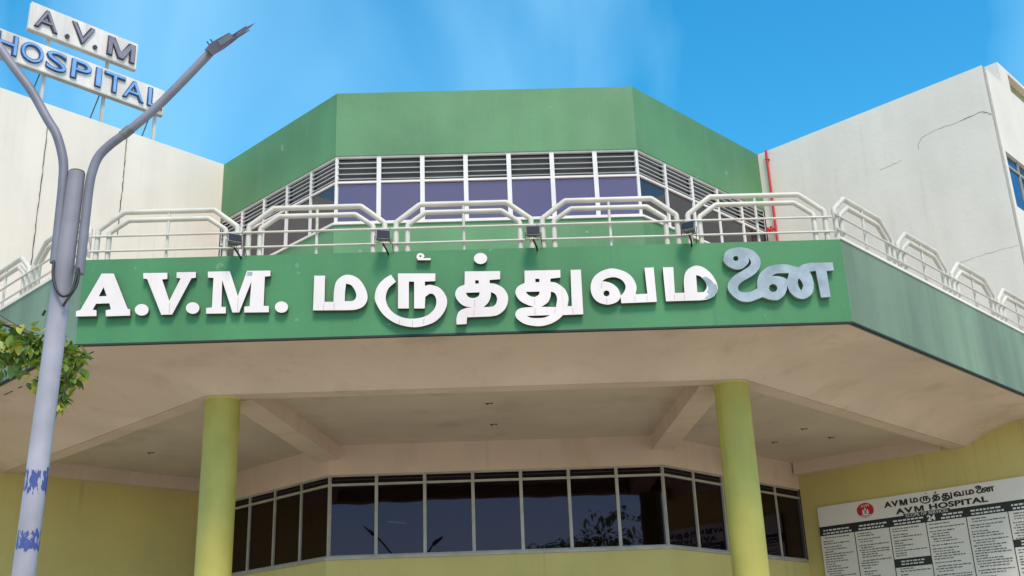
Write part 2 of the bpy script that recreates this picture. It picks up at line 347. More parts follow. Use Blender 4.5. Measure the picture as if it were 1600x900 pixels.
GLYPHS = [
    ('A', ['-7.468,9.556 -7.232,9.549 -6.902,8.814 -6.852,8.799 -6.841,8.672 -7.303,8.670 -7.320,8.794 -7.221,8.811 -7.263,8.936 -7.517,8.934 -7.570,8.815 -7.495,8.799 -7.484,8.682 -7.875,8.684 -7.886,8.792 -7.803,8.815',
      '-7.404,9.271 -7.326,9.086 -7.479,9.084']),
    ('dot', ['-6.498,8.779s -6.504,8.734s -6.530,8.697s -6.571,8.672s -6.620,8.665s -6.672,8.675s -6.716,8.702s -6.748,8.741s -6.762,8.787s -6.756,8.832s -6.730,8.869s -6.689,8.893s -6.639,8.901s -6.588,8.890s -6.543,8.863s -6.511,8.824s']),
    ('V', ['-6.660,9.542 -6.194,9.534 -6.185,9.407 -6.286,9.397 -6.114,8.951 -5.928,9.409 -6.006,9.422 -6.014,9.539 -5.641,9.535 -5.633,9.417 -5.719,9.406 -6.039,8.670 -6.247,8.670 -6.576,9.415 -6.651,9.428']),
    ('dot', ['-5.525,8.785s -5.532,8.740s -5.558,8.703s -5.598,8.678s -5.647,8.671s -5.697,8.682s -5.740,8.708s -5.771,8.747s -5.784,8.793s -5.777,8.838s -5.751,8.875s -5.711,8.900s -5.662,8.907s -5.612,8.897s -5.568,8.870s -5.538,8.831s']),
    ('M', ['-5.407,9.534 -4.981,9.531 -4.798,9.010 -4.647,9.528 -4.192,9.521 -4.187,9.407 -4.295,9.397 -4.294,8.793 -4.192,8.784 -4.187,8.659 -4.658,8.667 -4.664,8.785 -4.563,8.795 -4.552,9.301 -4.757,8.673 -4.886,8.674 -5.120,9.351 -5.105,8.798 -5.018,8.789 -5.011,8.661 -5.389,8.666 -5.396,8.781 -5.286,8.791 -5.291,9.400 -5.400,9.410']),
    ('dot', ['-3.821,8.753s -3.829,8.709s -3.855,8.673s -3.895,8.649s -3.943,8.642s -3.992,8.652s -4.034,8.678s -4.063,8.716s -4.074,8.760s -4.066,8.804s -4.040,8.841s -4.000,8.864s -3.952,8.872s -3.903,8.861s -3.861,8.835s -3.832,8.797s']),
    ('ma', ['-3.334,9.388 -3.122,9.382 -3.122,8.839 -2.948,8.834 -2.941,9.065s -2.893,9.270s -2.716,9.389s -2.495,9.319s -2.346,9.116s -2.290,8.895s -2.360,8.734s -2.512,8.663s -2.716,8.656 -3.339,8.670',
      '-2.712,9.204 -2.609,9.165s -2.530,9.039s -2.511,8.929s -2.553,8.854s -2.617,8.837 -2.732,8.841 -2.730,9.018']),
    ('ru', ['-1.702,9.386 -0.973,9.364 -0.975,9.204 -1.181,9.199 -1.177,9.108 -1.066,9.127s -0.874,9.044s -0.753,8.821s -0.803,8.579s -0.984,8.374s -1.239,8.282s -1.467,8.276s -1.746,8.360s -1.976,8.533s -2.125,8.782s -2.150,8.946s -2.095,9.136s -1.967,9.284s -1.838,9.363 -1.743,9.213 -1.889,9.075s -1.939,8.885s -1.887,8.693s -1.747,8.540s -1.543,8.453s -1.339,8.447s -1.135,8.502s -0.994,8.639s -0.959,8.800s -1.003,8.919s -1.080,8.946s -1.173,8.883 -1.185,8.644 -1.390,8.651 -1.387,9.205 -1.490,9.209 -1.492,8.654 -1.701,8.660']),
    ('mark', ['-1.320,9.780s -1.268,9.801s -1.208,9.782s -1.182,9.733s -1.209,9.695 -1.060,9.691 -1.061,9.646 -1.307,9.653 -1.338,9.710s',
      '-1.281,9.756 -1.245,9.755 -1.245,9.718 -1.281,9.720']),
    ('tha', ['-0.395,9.389 0.296,9.376 0.291,9.207 0.084,9.194 0.087,9.125 0.198,9.108s 0.349,9.015s 0.434,8.835s 0.388,8.618s 0.243,8.479s 0.088,8.443 -0.371,8.438 -0.384,8.302 -0.573,8.297 -0.576,8.410s -0.527,8.557s -0.393,8.626s -0.278,8.636 -0.438,8.681s -0.551,8.796s -0.592,8.931s -0.534,9.053s -0.406,9.112',
      '-0.195,9.197 -0.128,9.195 -0.130,9.126 -0.197,9.128',
      '-0.386,8.942 -0.116,8.944 -0.136,8.871s -0.235,8.828s -0.337,8.858s',
      '0.102,8.943 0.191,8.888s 0.219,8.778s 0.151,8.652s -0.047,8.637 0.045,8.729s 0.095,8.845s']),
    ('dot', ['0.050,9.649s 0.038,9.604s 0.009,9.567s -0.034,9.543s -0.083,9.535s -0.133,9.546s -0.174,9.573s -0.202,9.611s -0.211,9.657s -0.200,9.702s -0.171,9.739s -0.128,9.763s -0.078,9.771s -0.028,9.760s 0.014,9.733s 0.041,9.694s']),
    ('thu', ['0.775,9.369 1.477,9.364 1.473,9.205 1.277,9.188 1.269,9.119 1.389,9.092s 1.541,8.966s 1.606,8.785s 1.579,8.607 1.663,8.604 1.678,9.358 1.881,9.359 1.876,8.432 1.482,8.428 1.372,8.330s 1.201,8.247s 0.991,8.216s 0.743,8.268s 0.591,8.383s 0.563,8.483s 0.612,8.565s 0.714,8.600s 0.928,8.611 0.800,8.660s 0.657,8.753s 0.580,8.905s 0.625,9.034s 0.765,9.111',
      '0.980,9.193 1.059,9.190 1.056,9.120 0.977,9.123',
      '0.779,8.926 1.053,8.925 1.029,8.858s 0.943,8.816s 0.839,8.853s',
      '1.270,8.918 1.347,8.882s 1.384,8.769s 1.354,8.596 1.071,8.609 1.201,8.696s 1.259,8.817s',
      '0.781,8.432 1.231,8.434 1.124,8.388s 0.977,8.380s 0.852,8.394s']),
    ('va', ['3.134,9.360 3.316,9.362 3.322,8.643 2.629,8.635 2.622,8.765 2.574,8.688s 2.471,8.633s 2.333,8.617s 2.169,8.678s 2.072,8.815s 2.051,8.996s 2.114,9.175s 2.249,9.295s 2.424,9.359s 2.573,9.354s 2.760,9.280s 2.889,9.151s 2.949,8.968s 2.917,8.812 3.150,8.816',
      '2.411,8.845s 2.402,8.815s 2.379,8.794s 2.348,8.787s 2.319,8.796s 2.299,8.818s 2.293,8.849s 2.303,8.879s 2.326,8.900s 2.356,8.908s 2.385,8.899s 2.406,8.876s',
      '2.279,9.097 2.368,9.156s 2.519,9.181s 2.663,9.124s 2.735,8.997s 2.703,8.875s 2.630,8.794 2.587,8.934s 2.488,9.039s 2.364,9.090s']),
    ('ma2', ['3.495,9.358 3.703,9.357 3.689,8.815 3.877,8.815 3.889,9.090s 3.961,9.277s 4.143,9.374s 4.315,9.320s 4.464,9.153s 4.538,8.936s 4.489,8.778s 4.354,8.675s 4.175,8.649 3.499,8.648',
      '4.137,9.177 4.234,9.133s 4.317,9.002s 4.320,8.903s 4.254,8.817 4.128,8.815']),
    ('nai', ['4.709,9.499s 4.767,9.647s 4.916,9.725s 5.121,9.733s 5.317,9.658s 5.428,9.504s 5.424,9.341s 5.315,9.182s 5.152,9.079s 5.017,9.002s 4.939,8.911s 4.947,8.825s 5.031,8.788s 5.171,8.797s 5.317,8.865 5.324,8.993s 5.388,9.153s 5.530,9.284s 5.715,9.346s 5.944,9.347s 6.079,9.308s 6.178,9.280 6.274,9.337s 6.431,9.365 6.864,9.363 6.866,9.195 6.718,9.188 6.727,8.643 6.537,8.636 6.505,9.195 6.386,9.182 6.425,9.027s 6.422,8.853s 6.358,8.708s 6.208,8.619s 6.060,8.650s 5.948,8.760s 5.907,8.900 5.878,8.802s 5.808,8.690s 5.678,8.609s 5.529,8.624s 5.397,8.681 5.292,8.642s 5.123,8.591s 4.950,8.617s 4.811,8.728s 4.734,8.877s 4.764,9.005s 4.879,9.136s 5.055,9.238s 5.199,9.329s 5.250,9.422s 5.204,9.511 5.201,9.410s 5.079,9.297s 4.944,9.269s 4.798,9.333s 4.721,9.422s',
      '5.007,9.501s 4.997,9.474s 4.976,9.454s 4.950,9.448s 4.926,9.456s 4.909,9.476s 4.905,9.504s 4.915,9.531s 4.936,9.550s 4.962,9.556s 4.986,9.548s 5.003,9.528s',
      '5.703,8.858s 5.687,8.817s 5.654,8.788s 5.612,8.778s 5.573,8.790s 5.548,8.822s 5.542,8.863s 5.557,8.904s 5.590,8.934s 5.632,8.943s 5.671,8.931s 5.697,8.900s',
      '5.624,9.113 5.731,9.164s 5.972,9.162 5.920,9.029 5.841,9.080s 5.737,9.107s',
      '6.148,9.049 6.192,8.994s 6.216,8.886s 6.166,8.788 6.127,8.875s 6.121,8.969s']),
    ('peel', ['4.259,9.127 4.328,9.136 4.422,9.061 4.470,8.987 4.525,8.958 4.521,8.843 4.454,8.725 4.353,8.673 4.254,8.684 4.277,8.715 4.363,8.768 4.316,8.809 4.356,8.902 4.329,8.991']),
    ('peel2', ['-4.637,9.508 -4.537,9.501 -4.546,9.431 -4.645,9.427']),
]
SEAMS = [('V', -6.101, 8.910, -6.097, 8.688), ('M', -4.793, 8.982, -4.786, 8.674), ('ma', -3.130, 8.809, -3.136, 8.660), ('ma', -2.936, 8.803, -2.935, 8.654), ('ru', -1.674, 8.427, -1.684, 8.334), ('ru', -1.420, 8.406, -1.431, 8.272), ('ru', -1.196, 8.439, -1.223, 8.320), ('tha', -0.214, 8.788, -0.218, 8.639), ('tha', -0.231, 8.593, -0.242, 8.464), ('thu', 0.947, 8.587, 0.941, 8.455), ('thu', 0.946, 8.765, 0.941, 8.654), ('thu', 1.340, 8.564, 1.328, 8.465), ('thu', 1.679, 8.565, 1.679, 8.443), ('va', 2.269, 9.061, 2.258, 8.960), ('va', 2.347, 8.734, 2.347, 8.633), ('va', 2.900, 8.773, 2.896, 8.661), ('va', 3.136, 8.777, 3.135, 8.654), ('ma2', 3.684, 8.785, 3.668, 8.666), ('ma2', 3.869, 8.779, 3.860, 8.660)]

# ------------------------------------------------------------------ plan and levels (metres)
U0, U1, U2, U3 = (-8.79, 33.77), (-4.334, 29.262), (4.642, 29.262), (9.58, 34.05)
YF = 20.186; C1, C2 = (-7.875, YF), (7.125, YF)
B1, B2 = (-5.851, 22.297), (5.376, 22.297)
WL = (U0[0] - 8.0 * R2, U0[1] - 8.0 * R2)        # near corner of the left wing
WR = (U3[0] + 7.84 * R2, U3[1] - 7.84 * R2)      # near corner of the right wing
ZT, ZG, ZS = 18.857, 16.733, 14.523
ZFT, ZFB, ZB, ZC = 9.897, 8.154, 7.648, 8.03
ZLT, ZLB = 7.238, 5.032
def meet(p, d, q, e):
    """intersection of p + t d with q + u e"""
    det = d[0] * -e[1] + e[0] * d[1]; rx, ry = q[0] - p[0], q[1] - p[1]
    t = (rx * -e[1] + e[0] * ry) / det; return (p[0] + t * d[0], p[1] + t * d[1])
CL = meet(C1, (-1, 1), U0, (1, 1)); CR = meet(C2, (1, 1), U3, (1, -1))
BL = meet(B1, (-1, 1), U0, (1, 1)); BR = meet(B2, (1, 1), U3, (1, -1))

# ------------------------------------------------------------------ ground
g = MB(); g.add([(-400, -400, 0), (400, -400, 0), (400, 400, 0), (-400, 400, 0)], [(0, 1, 2, 3)])
o = g.build('ground', 'asphalt'); o['kind'] = 'structure'

# ------------------------------------------------------------------ building
H = thing('hospital_building', 'green and white hospital building with an eight-sided entrance bay and a deep canopy', 'building')

def wall(name, pts, z0, z1, th, m, parent=H, label=None):
    b = MB(); b.strip(pts, z0, z1, th); o = b.build(name, m, parent)
    if label: o['label'] = label
    return o
BAY = [U0, U1, U2, U3]
# entrance bay
wall('parapet', BAY, ZG, ZT, 0.3, 'green_block', label='bleached green parapet above the upper windows')
wall('wall', BAY, ZC + 0.02, ZS, 0.3, 'green_block', label='green wall behind the canopy railing')
wall('wall', BAY, ZLT, ZC + 0.02, 0.28, 'cream', label='cream band above the lower windows')
wall('wall', BAY, 0, ZLB, 0.3, 'yellow', label='olive yellow wall under the lower windows')
wall('window_sill', [(U0[0] + .02, U0[1] - .075), (U1[0] - .02, U1[1] - .05), (U2[0] + .02, U2[1] - .05), (U3[0] - .02, U3[1] - .075)], ZLB - 0.02, ZLB + 0.05, 0.35, 'alu')
wall('window_sill', [(U0[0] + .02, U0[1] - .075), (U1[0] - .02, U1[1] - .05), (U2[0] + .02, U2[1] - .05), (U3[0] - .02, U3[1] - .075)], ZS - 0.02, ZS + 0.045, 0.35, 'frame')
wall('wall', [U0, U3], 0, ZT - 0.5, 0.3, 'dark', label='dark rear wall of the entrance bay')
b = MB(); b.prism([(U0[0], U0[1] + .2), (U1[0], U1[1] + .15), (U2[0], U2[1] + .15), (U3[0], U3[1] + .2)], ZT - 0.6, ZT - 0.4); b.build('roof_slab', 'white', H)
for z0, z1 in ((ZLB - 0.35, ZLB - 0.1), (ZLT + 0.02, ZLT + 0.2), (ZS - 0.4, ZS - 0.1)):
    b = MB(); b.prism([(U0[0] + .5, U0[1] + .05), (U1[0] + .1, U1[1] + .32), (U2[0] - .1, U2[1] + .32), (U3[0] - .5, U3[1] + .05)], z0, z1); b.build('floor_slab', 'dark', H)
# wings
def wing_end(corner, d):
    return (corner[0] + d[0] * 14, corner[1] + d[1] * 14)
wall('wing_wall', [wing_end(WL, (-R2, R2)), WL, U0], ZFB + 0.1, ZT, 0.3, 'white', label='white wall of the wing below the rooftop sign')
wall('wing_wall', [wing_end(WL, (-R2, R2)), WL, U0], 0, ZFB + 0.1, 0.3, 'yellow', label='olive yellow lower wall in shade left of the entrance')
wall('wing_wall', [U3, (WR[0], WR[1])], ZFB + 0.1, ZT, 0.3, 'white', label='white wall with a long crack near its top corner')
wall('wing_wall', [U3, WR, wing_end(WR, (R2, R2))], 0, ZFB + 0.1, 0.3, 'yellow', label='olive yellow wall behind the notice board')
def end_panel(s0, s1, z0, z1):
    b = MB(); p = (WR[0] + s0 * R2, WR[1] + s0 * R2); q = (WR[0] + s1 * R2, WR[1] + s1 * R2); b.strip([p, q], z0, z1, 0.3); b.build('end_wall', 'white', H)
end_panel(0.003, 0.5, ZFB + 0.1, ZT); end_panel(0.5, 2.7, ZFB + 0.1, 14.35); end_panel(0.5, 2.7, 16.15, ZT); end_panel(2.7, 14, ZFB + 0.1, ZT)
# window in the end wall
def ew(s, z, d=0.0): return (WR[0] + s * R2 - d * R2, WR[1] + s * R2 + d * R2, z)
b = MB(); c = ew(1.6, 15.25, 0.12); b.obox(c, (R2, R2, 0), (-R2, R2, 0), (0, 0, 1), 1.1, 0.012, 0.9); w = MB()
w.obox(ew(1.6, 15.75, 0.09), (R2, R2, 0), (-R2, R2, 0), (0, 0, 1), 1.1, 0.03, 0.03); w.obox(ew(1.6, 14.38, 0.09), (R2, R2, 0), (-R2, R2, 0), (0, 0, 1), 1.1, 0.03, 0.03)
w.obox(ew(1.6, 15.25, 0.09), (R2, R2, 0), (-R2, R2, 0), (0, 0, 1), 0.03, 0.03, 0.9); w.obox(ew(0.53, 15.25, 0.09), (R2, R2, 0), (-R2, R2, 0), (0, 0, 1), 0.03, 0.03, 0.9)
wo = w.build('window', 'alu', H); wo['label'] = 'blue glazed window in the side wall at the frame edge'; b.build('pane', 'glass_blue', wo)
# stair head on the right wing roof
b = MB(); s0 = 1.54
pl = lambda s, d: (WR[0] + s * R2 - d * R2, WR[1] + s * R2 + d * R2)
b.prism([pl(s0, 0.0), pl(s0 + 0.75, 0.0), pl(s0 + 0.75, 0.9), pl(s0, 0.9)], ZT, 19.62); b.prism([pl(s0 + 0.75, 0.28), pl(9, 0.28), pl(9, 0.9), pl(s0 + 0.75, 0.9)], ZT, 19.5)
b.prism([pl(s0 + 0.75, 0.0), pl(9, 0.0), pl(9, 0.9), pl(s0 + 0.75, 0.9)], 19.5, 19.618)
rh = b.build('roof_parapet', 'white', H)
b = MB(); b.prism([pl(s0 + 0.75, 0.2), pl(9, 0.2), pl(9, 0.275), pl(s0 + 0.75, 0.275)], ZT, 19.5); b.build('shutter', 'brown', rh)
# --- windows
def window_kind(wd, z0, z1, zt, mul, fm, glassm, slats, name):
    """frame mesh, pane mesh and slat positions for one bay, local x 0..wd, outward -y"""
    f = MB(); h = mul / 2; y0, y1 = 0.03, 0.13
    f.box(0, h, y0, y1, z0, z1); f.box(wd - h, wd, y0, y1, z0, z1)
    f.box(h, wd - h, y0 + .004, y1, z1 - 0.05, z1); f.box(h, wd - h, y0 + .004, y1, z0, z0 + 0.06)
    f.box(h, wd - h, y0 - .01, y1, zt - 0.03, zt + 0.03)
    fr = f.mesh(name, fm)
    p = MB(); p.box(h, wd - h, 0.085, 0.095, z0 + .06, zt - .03)
    pane = p.mesh('pane', glassm); tp = None; sl = None; bk = None
    if slats:
        q = MB(); q.obox((wd / 2, 0.075, 0), (1, 0, 0), (0, 0.92, 0.4), (0, -0.4, 0.92), wd / 2 - h, 0.045, 0.012); sl = q.mesh('louvre_slat', 'slat')
        q = MB(); q.box(h, wd - h, 0.2, 0.21, zt + .03, z1 - .05); bk = q.mesh('louvre_backing', 'void')
    else:
        q = MB(); q.box(h, wd - h, 0.085, 0.095, zt + .03, z1 - .05); tp = q.mesh('top_pane', glassm)
        q = MB(); q.box(h, wd - h, 0.06, 0.08, (zt + z1) / 2 - .012, (zt + z1) / 2 + .012); sl = q.mesh('glazing_bar', 'dark_edge')
    return fr, pane, tp, sl, bk
def place_windows(p, q, n, z0, z1, zt, mul, fm, glassm, slats):
    p, q = Vector(p), Vector(q); d = q - p; wd = d.length / n; a = math.atan2(d.y, d.x)
    fr, pane, tp, sl, bk = window_kind(wd, z0, z1, zt, mul, fm, glassm, slats, 'window')
    for i in range(n):
        c = p + d * (i / n)
        w = link('window', fr, H, (c.x, c.y, 0), a); g = link('pane', pane, w); g.rotation_euler = (random.gauss(0, .0006), 0, random.gauss(0, .004))
        if tp: link('top_pane', tp, w)
        if slats:
            link('louvre_backing', bk, w)
            k = slats
            for j in range(k): link('louvre_slat', sl, w, (0, 0, zt + 0.12 + (z1 - zt - 0.2) * j / (k - 0.3) + random.uniform(-.012, .012)))
        else: link('glazing_bar', sl, w)
UP = (ZS + 0.04, ZG, 15.88)
place_windows(U1, U2, 7, *UP, 0.13, 'frame', 'glass_up', 4)
place_windows(U0, U1, 5, *UP, 0.10, 'frame', 'glass_side', 5)
place_windows(U2, U3, 5, *UP, 0.10, 'frame', 'glass_side', 5)
LO = (ZLB + 0.04, ZLT, 6.97)
place_windows(U1, U2, 7, *LO, 0.085, 'alu', 'glass_low', 0)
place_windows(U0, U1, 5, *LO, 0.075, 'alu', 'glass_low', 0)
place_windows(U2, U3, 5, *LO, 0.075, 'alu', 'glass_low', 0)

# --- canopy
e = 0.06
q = 0.07; b = MB(); b.prism([(CL[0] + q * R2, CL[1] + q * R2), (C1[0] + .03, C1[1] + q), (C2[0] - .03, C2[1] + q), (CR[0] - q * R2, CR[1] + q * R2), (U3[0], U3[1] + e), (U2[0], U2[1] + e), (U1[0], U1[1] + e), (U0[0], U0[1] + e)], ZFB + 0.02, 9.2)
K = b.build('canopy', 'cream', H); K['label'] = 'deep eight-sided canopy with cream underside'
def off(p, dx, dy): return (p[0] + dx, p[1] + dy)
th = 0.14; kx = th * math.tan(math.radians(22.5))
O1, O2 = (C1[0] - 0, C1[1]), (C2[0], C2[1])
b = MB(); b.prism([C1, C2, (C2[0] - kx, YF + th), (C1[0] + kx, YF + th)], ZFB, ZFT); b.build('fascia', 'green', K)['label'] = 'green front fascia carrying the white lettering'
b = MB(); b.prism([CL, C1, (C1[0] + kx, YF + th), (CL[0] + th * R2, CL[1] + th * R2)], ZFB, ZFT - 0.002); b.build('fascia', 'green_faded', K)['label'] = 'faded green fascia on the left slope of the canopy'
b = MB(); b.prism([C2, CR, (CR[0] - th * R2, CR[1] + th * R2), (C2[0] - kx, YF + th)], ZFB, ZFT - 0.002); b.build('fascia', 'green_faded', K)['label'] = 'faded grey-green fascia on the right slope of the canopy'
b = MB(); b.strip([(CL[0] - .02, CL[1] - .02), (C1[0] - .01, C1[1] - .028)], ZFT, ZFT + 0.06, 0.2); b.build('coping', 'coping', K)
b = MB(); b.strip([(C2[0] + .01, C2[1] - .028), (CR[0] + .02, CR[1] - .02)], ZFT, ZFT + 0.06, 0.2); b.build('coping', 'coping', K)
b = MB(); b.strip([(CL[0] - .006, CL[1] - .006), (C1[0] - .003, C1[1] - .008), (C2[0] + .003, C2[1] - .008), (CR[0] + .006, CR[1] - .006)], ZFB - 0.03, ZFB + 0.008, 0.07); b.build('drip_edge', 'dark_edge', K)
# coved edge beam: leaves the fascia level and curves down to the beam foot
prof = [(0.0, 0.0), (0.3, 0.012), (0.46, 0.045), (0.60, 0.105), (0.72, 0.185), (0.82, 0.28), (0.90, 0.38), (0.955, 0.45), (1.0, ZFB - ZB)]
b = MB(); A_, B_ = [CL, C1, C2, CR], [BL, B1, B2, BR]
for i in range(3):
    vs = []
    for u, dz in prof:
        for P_, Q_ in ((A_[i], B_[i]), (A_[i + 1], B_[i + 1])): vs.append((P_[0] + (Q_[0] - P_[0]) * u, P_[1] + (Q_[1] - P_[1]) * u, ZFB + 0.012 - dz * (1 + 0.012 / 0.506)))
    b.add(vs, [(2 * k, 2 * k + 1, 2 * k + 3, 2 * k + 2) for k in range(len(prof) - 1)], True)
b.build('cove', 'cream', K)
b = MB(); b.strip([(BL[0] + .02, BL[1] + .02), (B1[0] + .01, B1[1] + .02), (B2[0] - .01, B2[1] + .02), (BR[0] - .02, BR[1] + .02)], ZB, ZFB + 0.05, 0.40); b.build('beam', 'cream', K)
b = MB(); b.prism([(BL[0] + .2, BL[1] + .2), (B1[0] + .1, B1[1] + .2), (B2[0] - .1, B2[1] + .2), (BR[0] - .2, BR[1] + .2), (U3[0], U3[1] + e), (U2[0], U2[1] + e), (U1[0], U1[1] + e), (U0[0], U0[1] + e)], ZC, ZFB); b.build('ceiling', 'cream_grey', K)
def bar_beam(p, q, w, z0, z1, name, m, parent=K):
    p, q = Vector((*p, 0)), Vector((*q, 0)); d = (q - p).normalized(); n = Vector((-d.y, d.x, 0)); c = (p + q) / 2
    b = MB(); b.obox((c.x, c.y, (z0 + z1) / 2), d, n, (0, 0, 1), (q - p).length / 2, w / 2, (z1 - z0) / 2); return b.build(name, m, parent)
bar_beam((B1[0] + 0.55, B1[1] + 0.5), (U1[0] - 0.02, U1[1] + 0.1), 0.6, ZB - 0.02, ZC + 0.01, 'cross_beam', 'cream')
bar_beam((B2[0] - 0.55, B2[1] + 0.5), (U2[0] + 0.02, U2[1] + 0.1), 0.6, ZB - 0.02, ZC + 0.01, 'cross_beam', 'cream')
bar_beam((BL[0] + 0.6 * R2, BL[1] + 0.8 * R2), (U0[0] + .05, U0[1] - .1), 0.45, ZB + 0.01, ZC + 0.01, 'wall_beam', 'cream')
bar_beam((U3[0] - .05, U3[1] - .1), (BR[0] - 0.6 * R2, BR[1] + 0.8 * R2), 0.45, ZB + 0.01, ZC + 0.01, 'wall_beam', 'cream')
# broken drip groove along the left edge of the soffit
b = MB(); s = 0.25
while s < 8.5:
    l = random.uniform(0.06, 0.3); p = Vector((C1[0] + 0.47 * R2 - s * R2, C1[1] + 0.47 * R2 + s * R2, ZFB + 0.002)); b.obox(p, (-R2, R2, 0), (R2, R2, 0), (0, 0, 1), l / 2, 0.012, 0.006); s += l + random.uniform(0.03, 0.35)
o = b.build('drip_groove', 'dark_edge', K); o['kind'] = 'stuff'
# wire stubs and hooks left in the ceiling
for x, y in ((-0.06, 25.18), (0.04, 27.34), (8.41, 29.0), (9.5, 30.2), (-9.2, 29.4), (8.0, 30.6)):
    b = MB(); b.tube([(x, y, ZC), (x + .01, y, ZC - 0.025), (x + .05, y + .01, ZC - 0.03)], 0.012, 6); b.tube([(x + .14, y, ZC), (x + .13, y, ZC - 0.025)], 0.012, 6)
    b.obox((x + .07, y, ZC - .004), (1, 0, 0), (0, 1, 0), (0, 0, 1), 0.1, 0.03, 0.006); b.build('ceiling_hook', 'letter_side', K)
# columns
for cx, cy in ((-5.62, B1[1] + 0.40), (5.19, B2[1] + 0.40)):
    b = MB(); n = 48; r = 0.365
    ring = [(cx + r * math.cos(2 * math.pi * i / n), cy + r * math.sin(2 * math.pi * i / n)) for i in range(n)]
    vs = [(x, y, z) for z in (0, ZB) for x, y in ring]; b.add(vs, [(i, (i + 1) % n, n + (i + 1) % n, n + i) for i in range(n)], True)
    b.tube([(cx, cy, ZB - 0.035), (cx, cy, ZB - 0.002)], r + 0.008, 48, mi=1); b.build('column', ['column', 'yellow'], H)

# cracks, cables and scuffs on the wing walls
def on_right(s, z, d=0.0): return (U3[0] + s * R2 - d * R2, U3[1] - s * R2 - d * R2, z)
def on_left(s, z, d=0.0): return (U0[0] + s * R2 + d * R2, U0[1] + s * R2 - d * R2, z)
def jag(fn, pts, r, name, m, parent, n=5, j=0.02, d=0.002, sides=4):
    out = []
    for (s0, z0), (s1, z1) in zip(pts, pts[1:]):
        for k in range(n):
            t = k / n; out.append(fn(s0 + (s1 - s0) * t + random.uniform(-j, j), z0 + (z1 - z0) * t + random.uniform(-j, j), d))
    out.append(fn(*pts[-1], d)); b = MB()
    rr = [r * random.uniform(0.5, 1.2) for _ in out]; b.tube(out, rr, sides); return b.build(name, m, parent)
jag(on_right, [(7.84, 17.2), (7.55, 17.38), (6.93, 17.33)], 0.010, 'crack', 'crack', H)
jag(on_right, [(6.93, 17.33), (6.14, 17.34), (5.68, 17.28), (5.55, 17.1), (5.52, 16.9)], 0.005, 'crack', 'crack', H)
jag(on_right, [(4.95, 16.75), (4.5, 16.72), (4.2, 16.68)], 0.004, 'crack', 'crack', H)
jag(on_right, [(7.8, 13.0), (6.9, 13.02), (6.0, 12.98)], 0.003, 'crack', 'crack', H)
jag(on_right, [(4.35, 5.0), (4.36, 5.01)], 0.004, 'crack', 'crack', H)
for s, zt, zb in ((-6.02, 18.4, 10.0), (-3.53, ZT, 15.2)):
    jag(on_left, [(s, zt), (s + .02, (zt + zb) / 2), (s, zb)], 0.012, 'conductor_cable', 'black', H, n=26, j=0.012, d=0.02, sides=5)

# ------------------------------------------------------------------ red pipe
t = thing('fire_pipe', 'red vertical pipe with a valve on the white wall beside the green bay', 'pipe', on_right(0.38, ZFT - 0.4, 0.09))
L0 = t.location
b = MB(); b.tube([local(L0, on_right(0.38, ZFT - 0.4, 0.09)), local(L0, on_right(0.38, ZT - 0.02, 0.09))], 0.04, 12); b.build('pipe', 'red', t)
for z in (11.5, 13.6, 17.2, 18.5):
    b = MB(); b.obox(local(L0, on_right(0.38, z, 0.06)), (R2, -R2, 0), (R2, R2, 0), (0, 0, 1), 0.06, 0.06, 0.012); b.build('clamp', 'red', t)
b = MB(); b.tube([local(L0, on_right(0.38, 15.92, 0.09)), local(L0, on_right(0.22, 15.92, 0.14))], 0.04, 10); b.tube([local(L0, on_right(0.24, 15.83, 0.14)), local(L0, on_right(0.24, 16.02, 0.14))], 0.05, 10)
b.tube([local(L0, on_right(0.14, 15.92, 0.16)), local(L0, on_right(0.12, 15.92, 0.16))], 0.1, 12); b.build('valve', 'red', t)

# ------------------------------------------------------------------ balcony railing
def hoop_panel(length, mid_bar=True):
    """meshes of one railing panel, local x 0..length, base at z 0"""
    a = 0.06; L = length
    def hoop(inset, top, knee, run):
        return [(inset, 0, 0), (inset, 0, knee), (inset + run, 0, top), (L - inset - run, 0, top), (L - inset, 0, knee), (L - inset, 0, 0)]
    o = MB(); o.tube(hoop(0.06, 1.06, 0.68, 0.48), 0.055, 12, bend=0.02); i = MB(); i.tube(hoop(0.29, 0.88, 0.62, 0.36), 0.052, 12, bend=0.02)
    p = MB(); p.tube([(L / 2, -0.0, 0), (L / 2, 0, 1.05)], 0.03, 8)
    q = MB(); q.tube([(-0.07, -0.062, 0.0), (L + 0.07, -0.062, 0.0)], 0.024, 8)
    return o.mesh('outer_rail', 'rail'), i.mesh('inner_rail', 'rail'), p.mesh('baluster', 'rail'), q.mesh('bar', 'rail')
def add_panel(meshes, loc, rz, label, group):
    t = thing('railing_panel', label, 'railing', loc, rz, group)
    o, i, p, q = meshes
    link('outer_rail', o, t); link('inner_rail', i, t); link('baluster', p, t); link('bar', q, t, (0, 0, 0.52)); link('bar', q, t, (0, 0, 0.2))
edges = [-7.82, -4.82, -1.875, 1.07, 4.02, 7.03]
ordinal = ['leftmost front railing panel above the letters A.V, behind the lamp post', 'white railing panel between the two left-hand floodlights', 'middle railing panel above the centre of the lettering, between two floodlights', 'white railing panel between the two right-hand floodlights', 'rightmost front railing panel above the bare steel letter, in front of the red pipe']
for i in range(5):
    x0, x1 = edges[i] + 0.055, edges[i + 1] - 0.055
    add_panel(hoop_panel(x1 - x0), (x0, YF + 0.12, ZFT), 0, ordinal[i], 'railing panels along the front edge')
z = ZFT + 0.06
rl = ['sloping railing panel nearest the right front corner of the canopy', 'second sloping railing panel right of the front corner', 'third sloping railing panel right of the front corner', 'sloping railing panel cut by the right edge of the picture']
for i in range(4):
    s = 0.08 + i * 2.82
    m = hoop_panel(2.66); add_panel(m, (C2[0] - 0.08 + s * R2, C2[1] + 0.08 + s * R2, z), math.pi / 4, rl[i], 'railing panels along the right slope')
